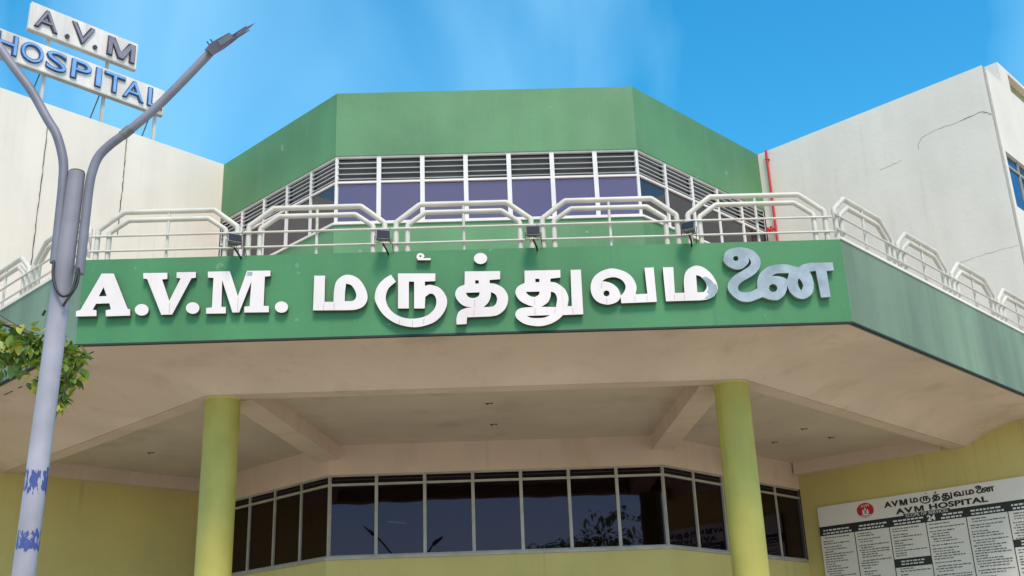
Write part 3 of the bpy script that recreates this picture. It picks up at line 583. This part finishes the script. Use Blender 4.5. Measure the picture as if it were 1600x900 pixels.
ll = ['sloping railing panel left of the lamp post, next to the front corner', 'sloping railing panel cut by the left edge of the picture']
for i in range(2):
    s = 0.08 + i * 2.82 + 2.66
    m = hoop_panel(2.66); add_panel(m, (C1[0] + 0.08 - s * R2, C1[1] + 0.08 + s * R2, z), -math.pi / 4, ll[i], 'railing panels along the left slope')

# ------------------------------------------------------------------ floodlights on the fascia top
def floodlight(x, yaw, tilt, label):
    t = thing('floodlight', label, 'floodlight', (x, YF - 0.01, ZFT - 0.02), 0, 'floodlights along the canopy edge')
    t.scale = (0.85, 0.85, 0.85); c = Vector((-0.10, -0.36, 0.26)); Rm = Matrix.Rotation(yaw, 3, 'Z') @ Matrix.Rotation(tilt, 3, 'X')
    ax, ay, az = Rm @ Vector((1, 0, 0)), Rm @ Vector((0, 1, 0)), Rm @ Vector((0, 0, 1))
    b = MB()   # housing: wide front rim tapering to the rear
    f = [c + ax * x_ + az * z_ + ay * -0.09 for x_, z_ in ((-.17, -.12), (.17, -.12), (.17, .12), (-.17, .12))]
    r = [c + ax * x_ + az * z_ + ay * 0.10 for x_, z_ in ((-.10, -.07), (.10, -.07), (.10, .07), (-.10, .07))]
    m = [c + ax * x_ + az * z_ + ay * -0.03 for x_, z_ in ((-.17, -.12), (.17, -.12), (.17, .12), (-.17, .12))]
    b.add(f + m + r, [(0, 1, 5, 4), (1, 2, 6, 5), (2, 3, 7, 6), (3, 0, 4, 7), (4, 5, 9, 8), (5, 6, 10, 9), (6, 7, 11, 10), (7, 4, 8, 11), (8, 9, 10, 11), (3, 2, 1, 0)])
    for k in range(5): b.obox(c + ay * 0.06 + ax * (-.08 + .04 * k), ax, ay, az, 0.004, 0.05, 0.105)
    h = b.build('housing', 'flood', t)
    b = MB(); b.obox(c + ay * -0.094, ax, ay, az, 0.15, 0.006, 0.10); b.build('lens', 'flood_glass', h)
    b = MB(); b.obox(c + ay * 0.05 + az * 0.14, ax, ay, az, 0.09, 0.07, 0.035); b.build('control_box', 'flood', h)
    b = MB(); hx = ax * 0.185
    b.tube([c + hx, c + hx + Vector((0, 0.02, -0.17)), c - hx + Vector((0, 0.02, -0.17)), c - hx], 0.013, 6); b.build('bracket', 'flood', t)
    b = MB(); b.tube([c + Vector((0, 0.02, -0.17)), (-.03, -.16, 0.0), (0, 0.0, -0.05)], 0.022, 8); b.build('arm', 'black', t)
    b = MB(); b.tube([c + ay * .1, c + ay * .16 + Vector((.08, 0, .06)), c + Vector((.2, .2, -.1)), (0.12, 0.06, -.02)], 0.009, 6); b.build('cable', 'black', t)
for x, yw, tl, lb in ((-4.80, 0.5, -0.35, 'weathered floodlight left of the others, above the letter M'), (-1.90, 0.25, -0.15, 'weathered floodlight above the round Tamil letter with the small mark'),
                      (1.05, 0.0, -0.15, 'small floodlight at the middle of the canopy edge, above the square-topped letter'), (4.13, -0.5, -0.35, 'floodlight tilted down beside the bare steel letter')):
    floodlight(x, yw, tl, lb)

# ------------------------------------------------------------------ raised lettering
SG = thing('raised_lettering', 'raised white letters A.V.M. and Tamil word on the green fascia', 'lettering', (0, YF - 0.07, ZFB))
LETTER = {'A': 'white slab-serif letter A', 'V': 'white slab-serif letter V', 'M': 'white slab-serif letter M', 'dot': None, 'mark': 'tiny raised Tamil mark above the second letter',
          'ma': 'first white Tamil letter', 'ru': 'round white Tamil letter', 'tha': 'white Tamil letter under a round dot', 'thu': 'white Tamil letter with a tall right stroke',
          'va': 'white Tamil letter with a coiled left side', 'ma2': 'white Tamil letter with peeling film', 'nai': 'bare steel Tamil letter with its film stripped off'}
glyph_loops = {}; letters = {}
last = None
for key, loops in GLYPHS:
    lp = [smooth_loop(parse_loop(t)) for t in loops]
    if not key.startswith('peel'): glyph_loops.setdefault(key, lp)
    if key == 'dot': glyph_loops['dot_%.1f' % lp[0][0].x] = lp
    lp2 = [[Vector((p.x, p.y - ZFB)) for p in l] for l in lp]
    if key.startswith('peel'):
        me = two_tone(upright(fill_curve(lp2, 0.003)), 'chrome', 'chrome'); o = link('bare_patch', me, ma_letter if key == 'peel' else m_letter, (0, -0.047, 0)); continue
    me = upright(fill_curve(lp2, 0.045)); two_tone(me, 'chrome' if key == 'nai' else 'letter_white', 'letter_side' if key != 'nai' else 'chrome')
    o = link('letter' if key not in ('dot',) else 'dot', me, SG, (0, 0.0, 0))
    if LETTER.get(key): o['label'] = LETTER[key]
    letters[key] = o
    if key == 'ma2': ma_letter = o
    if key == 'M': m_letter = o

for key, xa, za, xb, zb in SEAMS:      # joints in the white film
    w = 0.004; b = MB(); b.add([(xa - w, -0.0475, za - ZFB), (xa + w, -0.0475, za - ZFB), (xb + w, -0.0475, zb - ZFB), (xb - w, -0.0475, zb - ZFB)], [(3, 2, 1, 0)])
    b.build('film_seam', 'seam', letters[key])

# ------------------------------------------------------------------ rooftop sign
def block_m(x0, x1, z0, z1, ext, th):
    w, hh = x1 - x0, z1 - z0; k = th / w; d = k * 1.15
    q = [(0, 0), (0, 1), (k * 1.3, 1), (.5, .3 + k * .3), (1 - k * 1.3, 1), (1, 1), (1, 0), (1 - k, 0), (1 - k, 1 - d * 1.6), (.5 + k * .55, .0), (.5 - k * .55, .0), (k, 1 - d * 1.6), (k, 0)]
    return upright(fill_curve([[Vector((x0 + u * w, z0 + v * hh)) for u, v in q]], ext))
A0 = (U0[0] - R2, U0[1] + R2)          # plane one metre behind the wing face
RS = thing('rooftop_sign', 'tilted-looking rooftop sign of two white boxes reading A.V.M and HOSPITAL', 'sign', (A0[0], A0[1], ZT), math.pi / 4)
def sz(z): return z - ZT
def sign_box(s0, s1, z0, z1):
    b = MB(); b.box(s0, s1, 0, 0.16, sz(z0), sz(z1)); o = bevel(b.build('sign_box', 'sign_box', RS), 0.012)
    b = MB()
    for x in (s0 + (s1 - s0) * 0.5,): b.box(x - .006, x + .006, -0.004, 0.02, sz(z0) + .01, sz(z1) - .01)
    b.box(s0 - .015, s1 + .015, -0.02, 0.18, sz(z0) - 0.045, sz(z0) - 0.002); b.build('trim', 'sign_under', o)
    return o
top = sign_box(-6.60, -2.96, 21.83, 22.80); low = sign_box(-8.25, -1.86, 20.50, 21.43)
top['label'] = 'white sign box with dark letters A.V.M'; low['label'] = 'white sign box with blue letters HOSPITAL'
def sign_letter(ch, s0, s1, z0, z1, box, edge, face):
    me = one_mat(block_m(s0, s1, sz(z0), sz(z1), 0.03, 0.19) if ch == 'M' else text_mesh(ch, s0, s1, sz(z0), sz(z1), 0.03, 0.022), edge); o = link('letter', me, box, (0, -0.03, 0))
    if ch == '.': return
    w = 0.024; me = one_mat(block_m(s0 + w, s1 - w, sz(z0) + w, sz(z1) - w, 0.02, 0.13) if ch == 'M' else text_mesh(ch, s0 + w, s1 - w, sz(z0) + w, sz(z1) - w, 0.02, -0.012), face); link('tube_face', me, o, (0, -0.03, 0))
for ch, s0, s1 in (('A', -6.46, -5.70), ('.', -5.46, -5.31), ('V', -5.28, -4.50), ('.', -4.52, -4.37), ('M', -4.04, -3.06)):
    z1 = 22.66 if ch != '.' else 22.10
    sign_letter(ch, s0, s1, 21.95, z1, top, 'neon_dark', 'neon_grey')
for ch, s0, s1 in (('H', -7.55, -6.86), ('O', -6.76, -6.04), ('S', -5.96, -5.28), ('P', -5.15, -4.47), ('I', -4.33, -4.12), ('T', -4.03, -3.30), ('A', -3.36, -2.60), ('L', -2.48, -1.93)):
    sign_letter(ch, s0, s1, 20.62, 21.32, low, 'neon_blue_edge', 'neon_blue')
for s, zt in ((-7.85, 21.0), (-5.86, 22.4), (-3.87, 22.4), (-2.03, 21.0)):
    b = MB(); b.box(s - 0.045, s + 0.045, 0.18, 0.27, -0.6, sz(zt)); b.build('post', 'sign_under', RS)
    b = MB(); b.tube([(s - .03, 0.3, sz(20.9)), (s - .33, 1.3, -0.5)], 0.022, 6); b.build('brace', 'flood', RS)
b = MB(); b.tube([(-4.15, 0.6, 0.0), (-3.9, 0.25, 0.35)], 0.02, 6); b.build('brace', 'flood', RS)

# ------------------------------------------------------------------ notice board on the right wing
NB = thing('notice_board', 'large pale grey notice board listing hospital services on the yellow wall', 'notice board', on_right(0, 0, 0.03), -math.pi / 4)
b = MB(); b.box(0.54, 7.55, -0.05, 0.028, 3.6, 6.60); bevel(b.build('panel', 'board', NB), 0.008)
def flat(x0, x1, z0, z1, m, name, parent=NB, y=-0.054):
    b = MB(); b.box(x0, x1, y, y + 0.003, z0, z1); return b.build(name, m, parent)
flat(0.54, 7.55, 5.73, 6.00, 'ink', 'heading_strip')
cols = [0.54, 1.66, 2.76, 3.86, 5.02, 6.16, 7.3]
def print_lines(name, m, y):
    b = MB()
    for i in range(6):
        x0, x1 = cols[i] + 0.08, cols[i + 1] - 0.06; zz = 5.66
        while zz > 3.7:
            if i in (2,) and 4.55 < zz < 4.85: zz -= 0.075; continue
            if i == 5 and 4.75 < zz < 5.0: zz -= 0.075; continue
            x = x0 + random.choice((0, 0, 0.06)); end = x0 + (x1 - x0) * random.choice((0.3, 0.45, 0.55, 0.7, 0.85, 0.95))
            while x < end:
                w = random.uniform(0.04, 0.15); w = min(w, end - x + 0.03)
                b.box(x, x + w, y, y + 0.003, zz - random.uniform(0.016, 0.022), zz + random.uniform(0.008, 0.016)); x += w + 0.022
            zz -= random.choice((0.068, 0.068, 0.072, 0.1))
    o = b.build(name, m, NB); o['kind'] = 'stuff'
print_lines('text_lines', 'ink_grey', -0.054)
for i in range(1, 7): flat(cols[i] - 0.012, cols[i] + 0.012, 3.6, 5.73, 'ink', 'column_rule')
flat(cols[2] + .012, cols[3] - .012, 4.58, 4.82, 'ink', 'heading_strip'); flat(cols[5] + .012, cols[6] - .012, 4.78, 4.98, 'ink', 'heading_strip')
b = MB()
for i in range(6):
    for zz in (5.88, 5.79):
        x = cols[i] + 0.1 + (0.35 if i == 3 else 0) + random.uniform(0, .08)
        while x < cols[i + 1] - 0.14:
            w = random.uniform(0.05, 0.14); b.box(x, x + w, -0.058, -0.055, zz - 0.022, zz + 0.022); x += w + 0.03
for zz in (4.74, 4.66):
    for x0 in (cols[2] + .2, cols[5] + .2):
        x = x0
        while x < x0 + 0.65:
            w = random.uniform(0.05, 0.14); b.box(x, x + w, -0.058, -0.055, zz - 0.018 + (.18 if x0 > 5 else 0), zz + 0.018 + (.18 if x0 > 5 else 0)); x += w + 0.03
o = b.build('heading_print', 'ink_white', NB); o['kind'] = 'stuff'
link('heading', one_mat(text_mesh('24', 3.92, 4.16, 5.76, 5.92, 0.002, 0.04), 'ink_white'), NB, (0, -0.056, 0))
link('heading', one_mat(text_mesh('SCOPE OF SERVICES', 3.30, 4.55, 5.945, 6.03, 0.002, 0.0), 'ink_white'), NB, (0, -0.056, 0))
b = MB(); b.box(3.24, 4.61, -0.0545, -0.05, 5.99, 6.045); b.build('heading_strip', 'ink', NB)
for ch, x0, x1, z0, z1 in (('A', 3.02, 3.30, 6.06, 6.22), ('V', 3.28, 3.55, 6.06, 6.22), ('M', 3.59, 3.87, 6.06, 6.22), ('HOSPITAL', 4.03, 5.70, 6.06, 6.22), ('A', 2.70, 2.94, 6.29, 6.46), ('V', 2.92, 3.15, 6.29, 6.46), ('M', 3.18, 3.42, 6.29, 6.46)):
    me = block_m(x0, x1, z0, z1, 0.002, 0.062) if ch == 'M' else text_mesh(ch, x0, x1, z0, z1, 0.002, 0.045, 1.05)
    link('heading', one_mat(me, 'ink'), NB, (0, -0.053, 0))
tam = []
for key, loops in GLYPHS[6:-2]: tam += [smooth_loop(parse_loop(t)) for t in loops]
xs = [p.x for l in tam for p in l]; ys = [p.y for l in tam for p in l]; x0, x1, y0, y1 = min(xs), max(xs), min(ys), max(ys)
tam = [[Vector((3.50 + (p.x - x0) / (x1 - x0) * 2.42, 6.235 + (p.y - y0) / (y1 - y0) * 0.31)) for p in l] for l in tam]
link('heading', one_mat(upright(fill_curve(tam, 0.002)), 'ink'), NB, (0, -0.053, 0))
# round red emblem
LG = MB(); ci = [(2.10 + 0.27 * math.cos(a * math.pi / 16), 6.31 + 0.215 * math.sin(a * math.pi / 16)) for a in range(32)]
LG.add([(x, -0.053, z) for x, z in ci] + [(x, -0.05, z) for x, z in ci], [tuple(range(32))] + [(i, (i + 1) % 32, 32 + (i + 1) % 32, 32 + i) for i in range(32)])
lg = LG.build('emblem', 'ink_red', NB)
link('emblem_text', one_mat(text_mesh('AVM', 1.97, 2.23, 6.40, 6.475, 0.001, 0.0), 'ink_white'), lg, (0, -0.055, 0))
b = MB()
for x, z0, z1, w in ((2.10, 6.22, 6.38, 0.035), (2.03, 6.20, 6.34, 0.03), (2.17, 6.20, 6.34, 0.03), (2.10, 6.17, 6.21, 0.13)):
    b.add([(x - w, -.055, z0), (x + w, -.055, z0), (x + w * .75, -.055, z1 - .03), (x, -.055, z1), (x - w * .75, -.055, z1 - .03)], [(0, 1, 2, 3, 4)])
b.build('emblem_figure', 'ink_white', lg)
b = MB(); b.add([(2.085, -.057, 6.22), (2.115, -.057, 6.22), (2.115, -.057, 6.3), (2.1, -.057, 6.33), (2.085, -.057, 6.3)], [(0, 1, 2, 3, 4)]); b.build('emblem_door', 'ink', lg)
link('emblem_text', one_mat(text_mesh('HOSPITAL', 1.95, 2.25, 6.125, 6.165, 0.001, 0.03), 'ink'), lg, (0, -0.055, 0))
b = MB(); b.box(1.93, 2.27, -.0545, -.0535, 6.112, 6.175); b.build('emblem_ribbon', 'ink_white', lg)

# ------------------------------------------------------------------ street lamp
YP = 9.611
LP = thing('street_lamp', 'lavender grey lamp post with two curved arms and blue paint remnants', 'street lamp', (-3.955, YP, 0))
def lp(x, z, y=0.0): return (x + 3.955, y, z)
b = MB(); b.tube([lp(-3.975, 0), lp(-3.975, 2.7), lp(-3.935, 5.2), lp(-3.912, 6.46)], [0.098, 0.095, 0.09, 0.078], 24); b.build('pole', 'pole_band', LP)
b = MB(); b.tube([lp(-3.912, 6.44), lp(-3.912, 6.475)], 0.072, 20); b.build('pole_cap', 'bark', LP)
b = MB(); b.tube([lp(-3.975, 0.0), lp(-3.975, 0.03)], 0.22, 20); b.build('base_plate', 'pole_arm', LP)
def curve_pts(P, n=5):
    out = []
    V = [Vector(p) for p in P]
    for i in range(len(V) - 1):
        a, c = V[i], V[i + 1]; p = V[i - 1] if i else a; q = V[i + 2] if i + 2 < len(V) else c
        for j in range(n):
            t = j / n; out.append(0.5 * (2 * a + (c - p) * t + (2 * p - 5 * a + 4 * c - q) * t * t + (3 * a - p - 3 * c + q) * t ** 3))
    return out + [V[-1]]
left = curve_pts([lp(-4.015, 5.52, -.02), lp(-4.02, 6.0, -.02), lp(-4.025, 6.31, -.02), lp(-4.048, 6.584, -.02), lp(-4.139, 6.865, -.02), lp(-4.253, 7.052, -.02), lp(-4.446, 7.374, -.02), lp(-4.671, 7.673, -.02), lp(-4.95, 8.06, -.02), lp(-5.25, 8.46, -.02)])
right = curve_pts([lp(-3.79, 5.42, .02), lp(-3.79, 6.0, .02), lp(-3.788, 6.30, .02), lp(-3.773, 6.479, .02), lp(-3.727, 6.644, .02), lp(-3.616, 6.78, .02), lp(-3.461, 6.917, .02), lp(-3.154, 7.237, .02), lp(-2.685, 7.83, .02)])
for P, nm in ((left, 'left'), (right, 'right')):
    b = MB(); b.tube(P, 0.044, 16); b.build('arm', 'pole_arm', LP)
b = MB(); b.tube([lp(-3.52, 6.865, .02), lp(-3.44, 6.94, .02)], 0.0485, 16); b.build('joint_sleeve', 'flood', LP)
def lamp_head(base, d, label):
    k = 0.000606; t = Vector((d[0], 0, d[1])).normalized(); n = Vector((-t.z, 0, t.x))
    if n.z < 0: n = -n
    prof = [(-20, -72), (200, -80), (430, -62), (634, -40), (896, 0), (688, 26), (560, 14), (470, -8), (450, 0), (425, 96), (110, 115), (-30, 78)]
    w = Vector((-0.21, 0.80, 0.53)); w = (w - t * w.dot(t)).normalized(); n = w.cross(t).normalized()
    if n.z < 0: n = -n
    o = Vector(base); b = MB(); vs = []
    for y, sc in ((-0.11, 1.0), (0.11, 1.0)):
        vs += [o + t * (u * k * 1.0) + n * (v * k) + w * (y * (1.0 if u < 500 else 0.8)) for u, v in prof]
    m = len(prof); b.add(vs, [tuple(range(m)), tuple(range(m, 2 * m))[::-1]] + [((i + 1) % m, i, m + i, m + (i + 1) % m) for i in range(m)])
    h = b.build('lamp_head', 'lamp', LP); h['label'] = label
    b = MB()
    for u in (500, 545, 590, 635, 680, 725): b.obox(o + t * (u * k) + n * (20 * k), t, w, n, 0.004, 0.085, 0.012)
    b.build('cooling_fins', 'lamp', h)
    b = MB(); b.obox(o + t * (600 * k) + n * (-46 * k), t, w, (n + t * 0.1).normalized(), 0.09, 0.07, 0.004); b.build('lens', 'flood_glass', h)
    b = MB(); b.obox(o + t * (300 * k) + n * (40 * k) - w * 0.113, t, w, n, 0.075, 0.004, 0.028); b.build('cover_panel', 'pole_arm', h)
    for u in (60, 130):
        b = MB(); b.tube([o + t * (u * k) + n * (100 * k), o + t * (u * k) + n * (150 * k)], 0.006, 6); b.tube([o + t * ((u - 8) * k) + n * (152 * k), o + t * ((u + 8) * k) + n * (156 * k)], 0.009, 6); b.build('bolt', 'dark_edge', h)
lamp_head(lp(-2.72, 7.795, .02), (0.798, 0.603), 'flat grey lamp head against the sky')
lamp_head(lp(-5.22, 8.42, -.02), (-0.70, 0.71), 'lamp head on the arm that leaves the picture')
b = MB(); b.tube(curve_pts([lp(-4.01, 5.54, -.05), lp(-3.99, 5.38, -.09), lp(-3.93, 5.22, -.12), lp(-3.86, 5.15, -.12), lp(-3.80, 5.22, -.08), lp(-3.785, 5.46, -.03)]), 0.013, 8); b.build('cable', 'black', LP)
b = MB(); b.tube(curve_pts([lp(-3.78, 5.44, -.02), lp(-3.775, 5.28, -.05), lp(-3.83, 5.12, -.1), lp(-3.86, 5.06, -.1)]), 0.012, 8); b.build('cable', 'black', LP)
b = MB(); b.tube([lp(-4.045, 5.05, -.03), lp(-4.065, 5.0, -.03)], 0.012, 6); b.build('bolt', 'dark_edge', LP)

# ------------------------------------------------------------------ tree at the left
TR = thing('tree', 'leafy green tree branch reaching in from the left behind the lamp post', 'tree', (-8.2, 13.4, 0))
def tl(p): return (p[0] + 8.2, p[1] - 13.4, p[2])
b = MB()
b.tube(curve_pts([(0, 0, 0), (0.08, 0, 1.6), (-.05, .1, 3.2), (.1, .05, 4.6), (.05, .1, 6.2), (.0, .1, 7.4)]), [0.17 - 0.005 * i for i in range(26)], 12)
b.build('trunk', 'bark', TR)
limbs = [[(-8.15, 13.45, 4.4), (-7.4, 13.3, 5.5), (-6.5, 13.15, 6.2), (-5.9, 13.05, 6.1), (-5.35, 13.0, 5.75), (-5.12, 13.0, 5.3)],
         [(-8.1, 13.45, 4.0), (-7.2, 13.2, 4.9), (-6.4, 13.0, 5.6), (-5.8, 12.9, 5.7), (-5.3, 12.95, 5.9)],
         [(-8.15, 13.45, 5.2), (-8.9, 13.6, 6.2), (-9.7, 13.5, 6.8)], [(-8.15, 13.45, 5.6), (-8.4, 14.3, 6.6), (-8.5, 15.0, 7.0)], [(-8.15, 13.45, 5.8), (-7.7, 12.7, 7.0), (-7.5, 12.3, 7.8)]]
for l in limbs:
    P = curve_pts([tl(p) for p in l]); b = MB(); b.tube(P, [0.06 - 0.052 * i / (len(P) - 1) for i in range(len(P))], 7); b.build('limb', 'bark', TR)
for l in ([(-6.6, 13.0, 6.30), (-6.1, 12.85, 6.24), (-5.72, 12.8, 6.02), (-5.45, 12.8, 5.9)], [(-5.9, 13.0, 6.05), (-5.6, 12.9, 5.75), (-5.35, 12.9, 5.45)], [(-5.4, 12.95, 5.85), (-5.15, 12.9, 5.7), (-5.06, 12.9, 5.66)], [(-5.25, 12.95, 5.6), (-5.1, 12.9, 5.35), (-5.12, 12.9, 5.1)]):
    P = curve_pts([tl(p) for p in l]); b = MB(); b.tube(P, [0.014 - 0.010 * i / (len(P) - 1) for i in range(len(P))], 6); b.build('twig', 'bark', TR)
def leaf_geo(L=0.15, W=0.085):
    prof = [(0, 0.0), (0.2, 0.32), (0.45, 0.5), (0.7, 0.40), (0.88, 0.2), (1.0, 0.0)]
    vs = []; fs = []
    for i, (u, w) in enumerate(prof):
        zz = -0.16 * L * u * u
        vs += [(-w * W, u * L, zz + w * W * 0.35), (0, u * L, zz), (w * W, u * L, zz + w * W * 0.35)]
    for i in range(len(prof) - 1):
        a = 3 * i
        if i == 0: fs += [(1, 4, 3), (1, 5, 4)]
        elif i == len(prof) - 2: fs += [(a, a + 1, a + 4), (a + 1, a + 2, a + 4)]
        else: fs += [(a, a + 1, a + 4, a + 3), (a + 1, a + 2, a + 5, a + 4)]
    return vs, fs
leaf_vs, leaf_fs = leaf_geo()
lb = MB(); lb.add(leaf_vs, leaf_fs, True); LEAF = lb.mesh('leaf', 'leaf')
def leaf_matrix(p, sc, out=None):
    a = random.uniform(0, 2 * math.pi); droop = random.uniform(-1.3, 0.25)
    Rm = Matrix.Rotation(a, 4, 'Z') @ Matrix.Rotation(droop, 4, 'X') @ Matrix.Rotation(random.uniform(-.6, .6), 4, 'Y')
    return Matrix.Translation(p) @ Rm @ Matrix.Scale(sc, 4)
clusters = [((-6.0, 13.05, 5.86), (0.32, 0.35, 0.33), 72), ((-5.70, 13.0, 5.80), (0.30, 0.30, 0.30), 80), ((-5.36, 13.0, 5.80), (0.20, 0.25, 0.30), 50), ((-5.10, 13.0, 5.66), (0.15, 0.2, 0.26), 26),
            ((-5.12, 13.0, 5.36), (0.17, 0.2, 0.20), 32), ((-5.20, 13.0, 5.12), (0.10, 0.14, 0.15), 15), ((-5.44, 13.02, 5.42), (0.16, 0.2, 0.24), 24)]
for c, r, n in clusters:
    for _ in range(n):
        while True:
            q = Vector((random.uniform(-1, 1), random.uniform(-1, 1), random.uniform(-1, 1)))
            if q.length <= 1: break
        p = tl((c[0] + q.x * r[0], c[1] + q.y * r[1], c[2] + q.z * r[2]))
        o = link('leaf', LEAF, TR); o.matrix_local = leaf_matrix(p, random.choice((0.55, 0.8, 0.95, 1.1, 1.3)) * random.uniform(0.9, 1.1))
def leaf_mass(blobs, scale, seed_n):
    vs, fs = [], []
    for c, r, n in blobs:
        for _ in range(n):
            q = Vector((random.gauss(0, 1), random.gauss(0, 1), random.gauss(0, 1))).normalized() * random.uniform(0.45, 1.0)
            Mx = leaf_matrix((c[0] + q.x * r, c[1] + q.y * r, c[2] + q.z * r * 0.8), random.uniform(0.8, 1.2) * scale); k = len(vs)
            vs += [tuple(Mx @ Vector(v)) for v in leaf_vs]; fs += [tuple(k + i for i in f) for f in leaf_fs]
    b = MB(); b.add(vs, fs, True); return b
blobs = [(tl(c), r, n) for c, r, n in (((-7.3, 13.3, 6.2), 0.55, 260), ((-8.1, 13.4, 7.4), 1.0, 700), ((-9.3, 13.5, 6.8), 0.9, 500), ((-8.5, 14.8, 7.0), 0.8, 400), ((-7.6, 12.5, 7.7), 0.6, 260))]
fill = [(tl(c), r[0] * 0.95, int(n * 1.1)) for c, r, n in clusters]
o = leaf_mass(fill, 1.05, 0).build('inner_foliage', 'leaf', TR); o['kind'] = 'stuff'
o = leaf_mass(blobs, 1.0, 0).build('crown', 'leaf', TR); o['kind'] = 'stuff'

# ------------------------------------------------------------------ across the road: what the dark windows reflect
def far_tree(x, y, h, label):
    t = thing('street_tree', label, 'tree', (x, y, 0), 0, 'trees across the road')
    b = MB(); b.tube([(0, 0, 0), (.1, 0, h * .35), (0, .1, h * .75)], [0.3, 0.22, 0.08], 10); b.build('trunk', 'bark', t)
    bl = [((random.uniform(-1, 1) * h * .25, random.uniform(-1, 1) * h * .25, h * random.uniform(.5, .85)), h * random.uniform(.12, .2), 220) for _ in range(11)]
    o = leaf_mass(bl, 3.0, 0).build('crown', 'leaf', t); o['kind'] = 'stuff'
far_tree(3, -34, 14.5, 'tall tree across the road mirrored low in the middle dark windows'); far_tree(10, -36, 16.5, 'tall tree across the road mirrored low in the right dark windows'); far_tree(-22, -33, 12.0, 'tall tree across the road mirrored low in the left dark window')
# lit tube inside the room behind the dark glass
t = thing('ceiling_tube_light', 'lit fluorescent tube seen through the dark lower window', 'tube light', (-2.85, 30.3, 6.08))
b = MB(); b.tube([(0, 0, 0.03), (0.52, 0, -0.03)], 0.02, 8); b.build('tube', 'tube_light', t)
b = MB(); b.obox((0.26, 0.05, 0.03), (0.993, 0, -0.115), (0, 1, 0), (0.115, 0, 0.993), 0.29, 0.025, 0.02); b.build('fitting', 'frame', t)
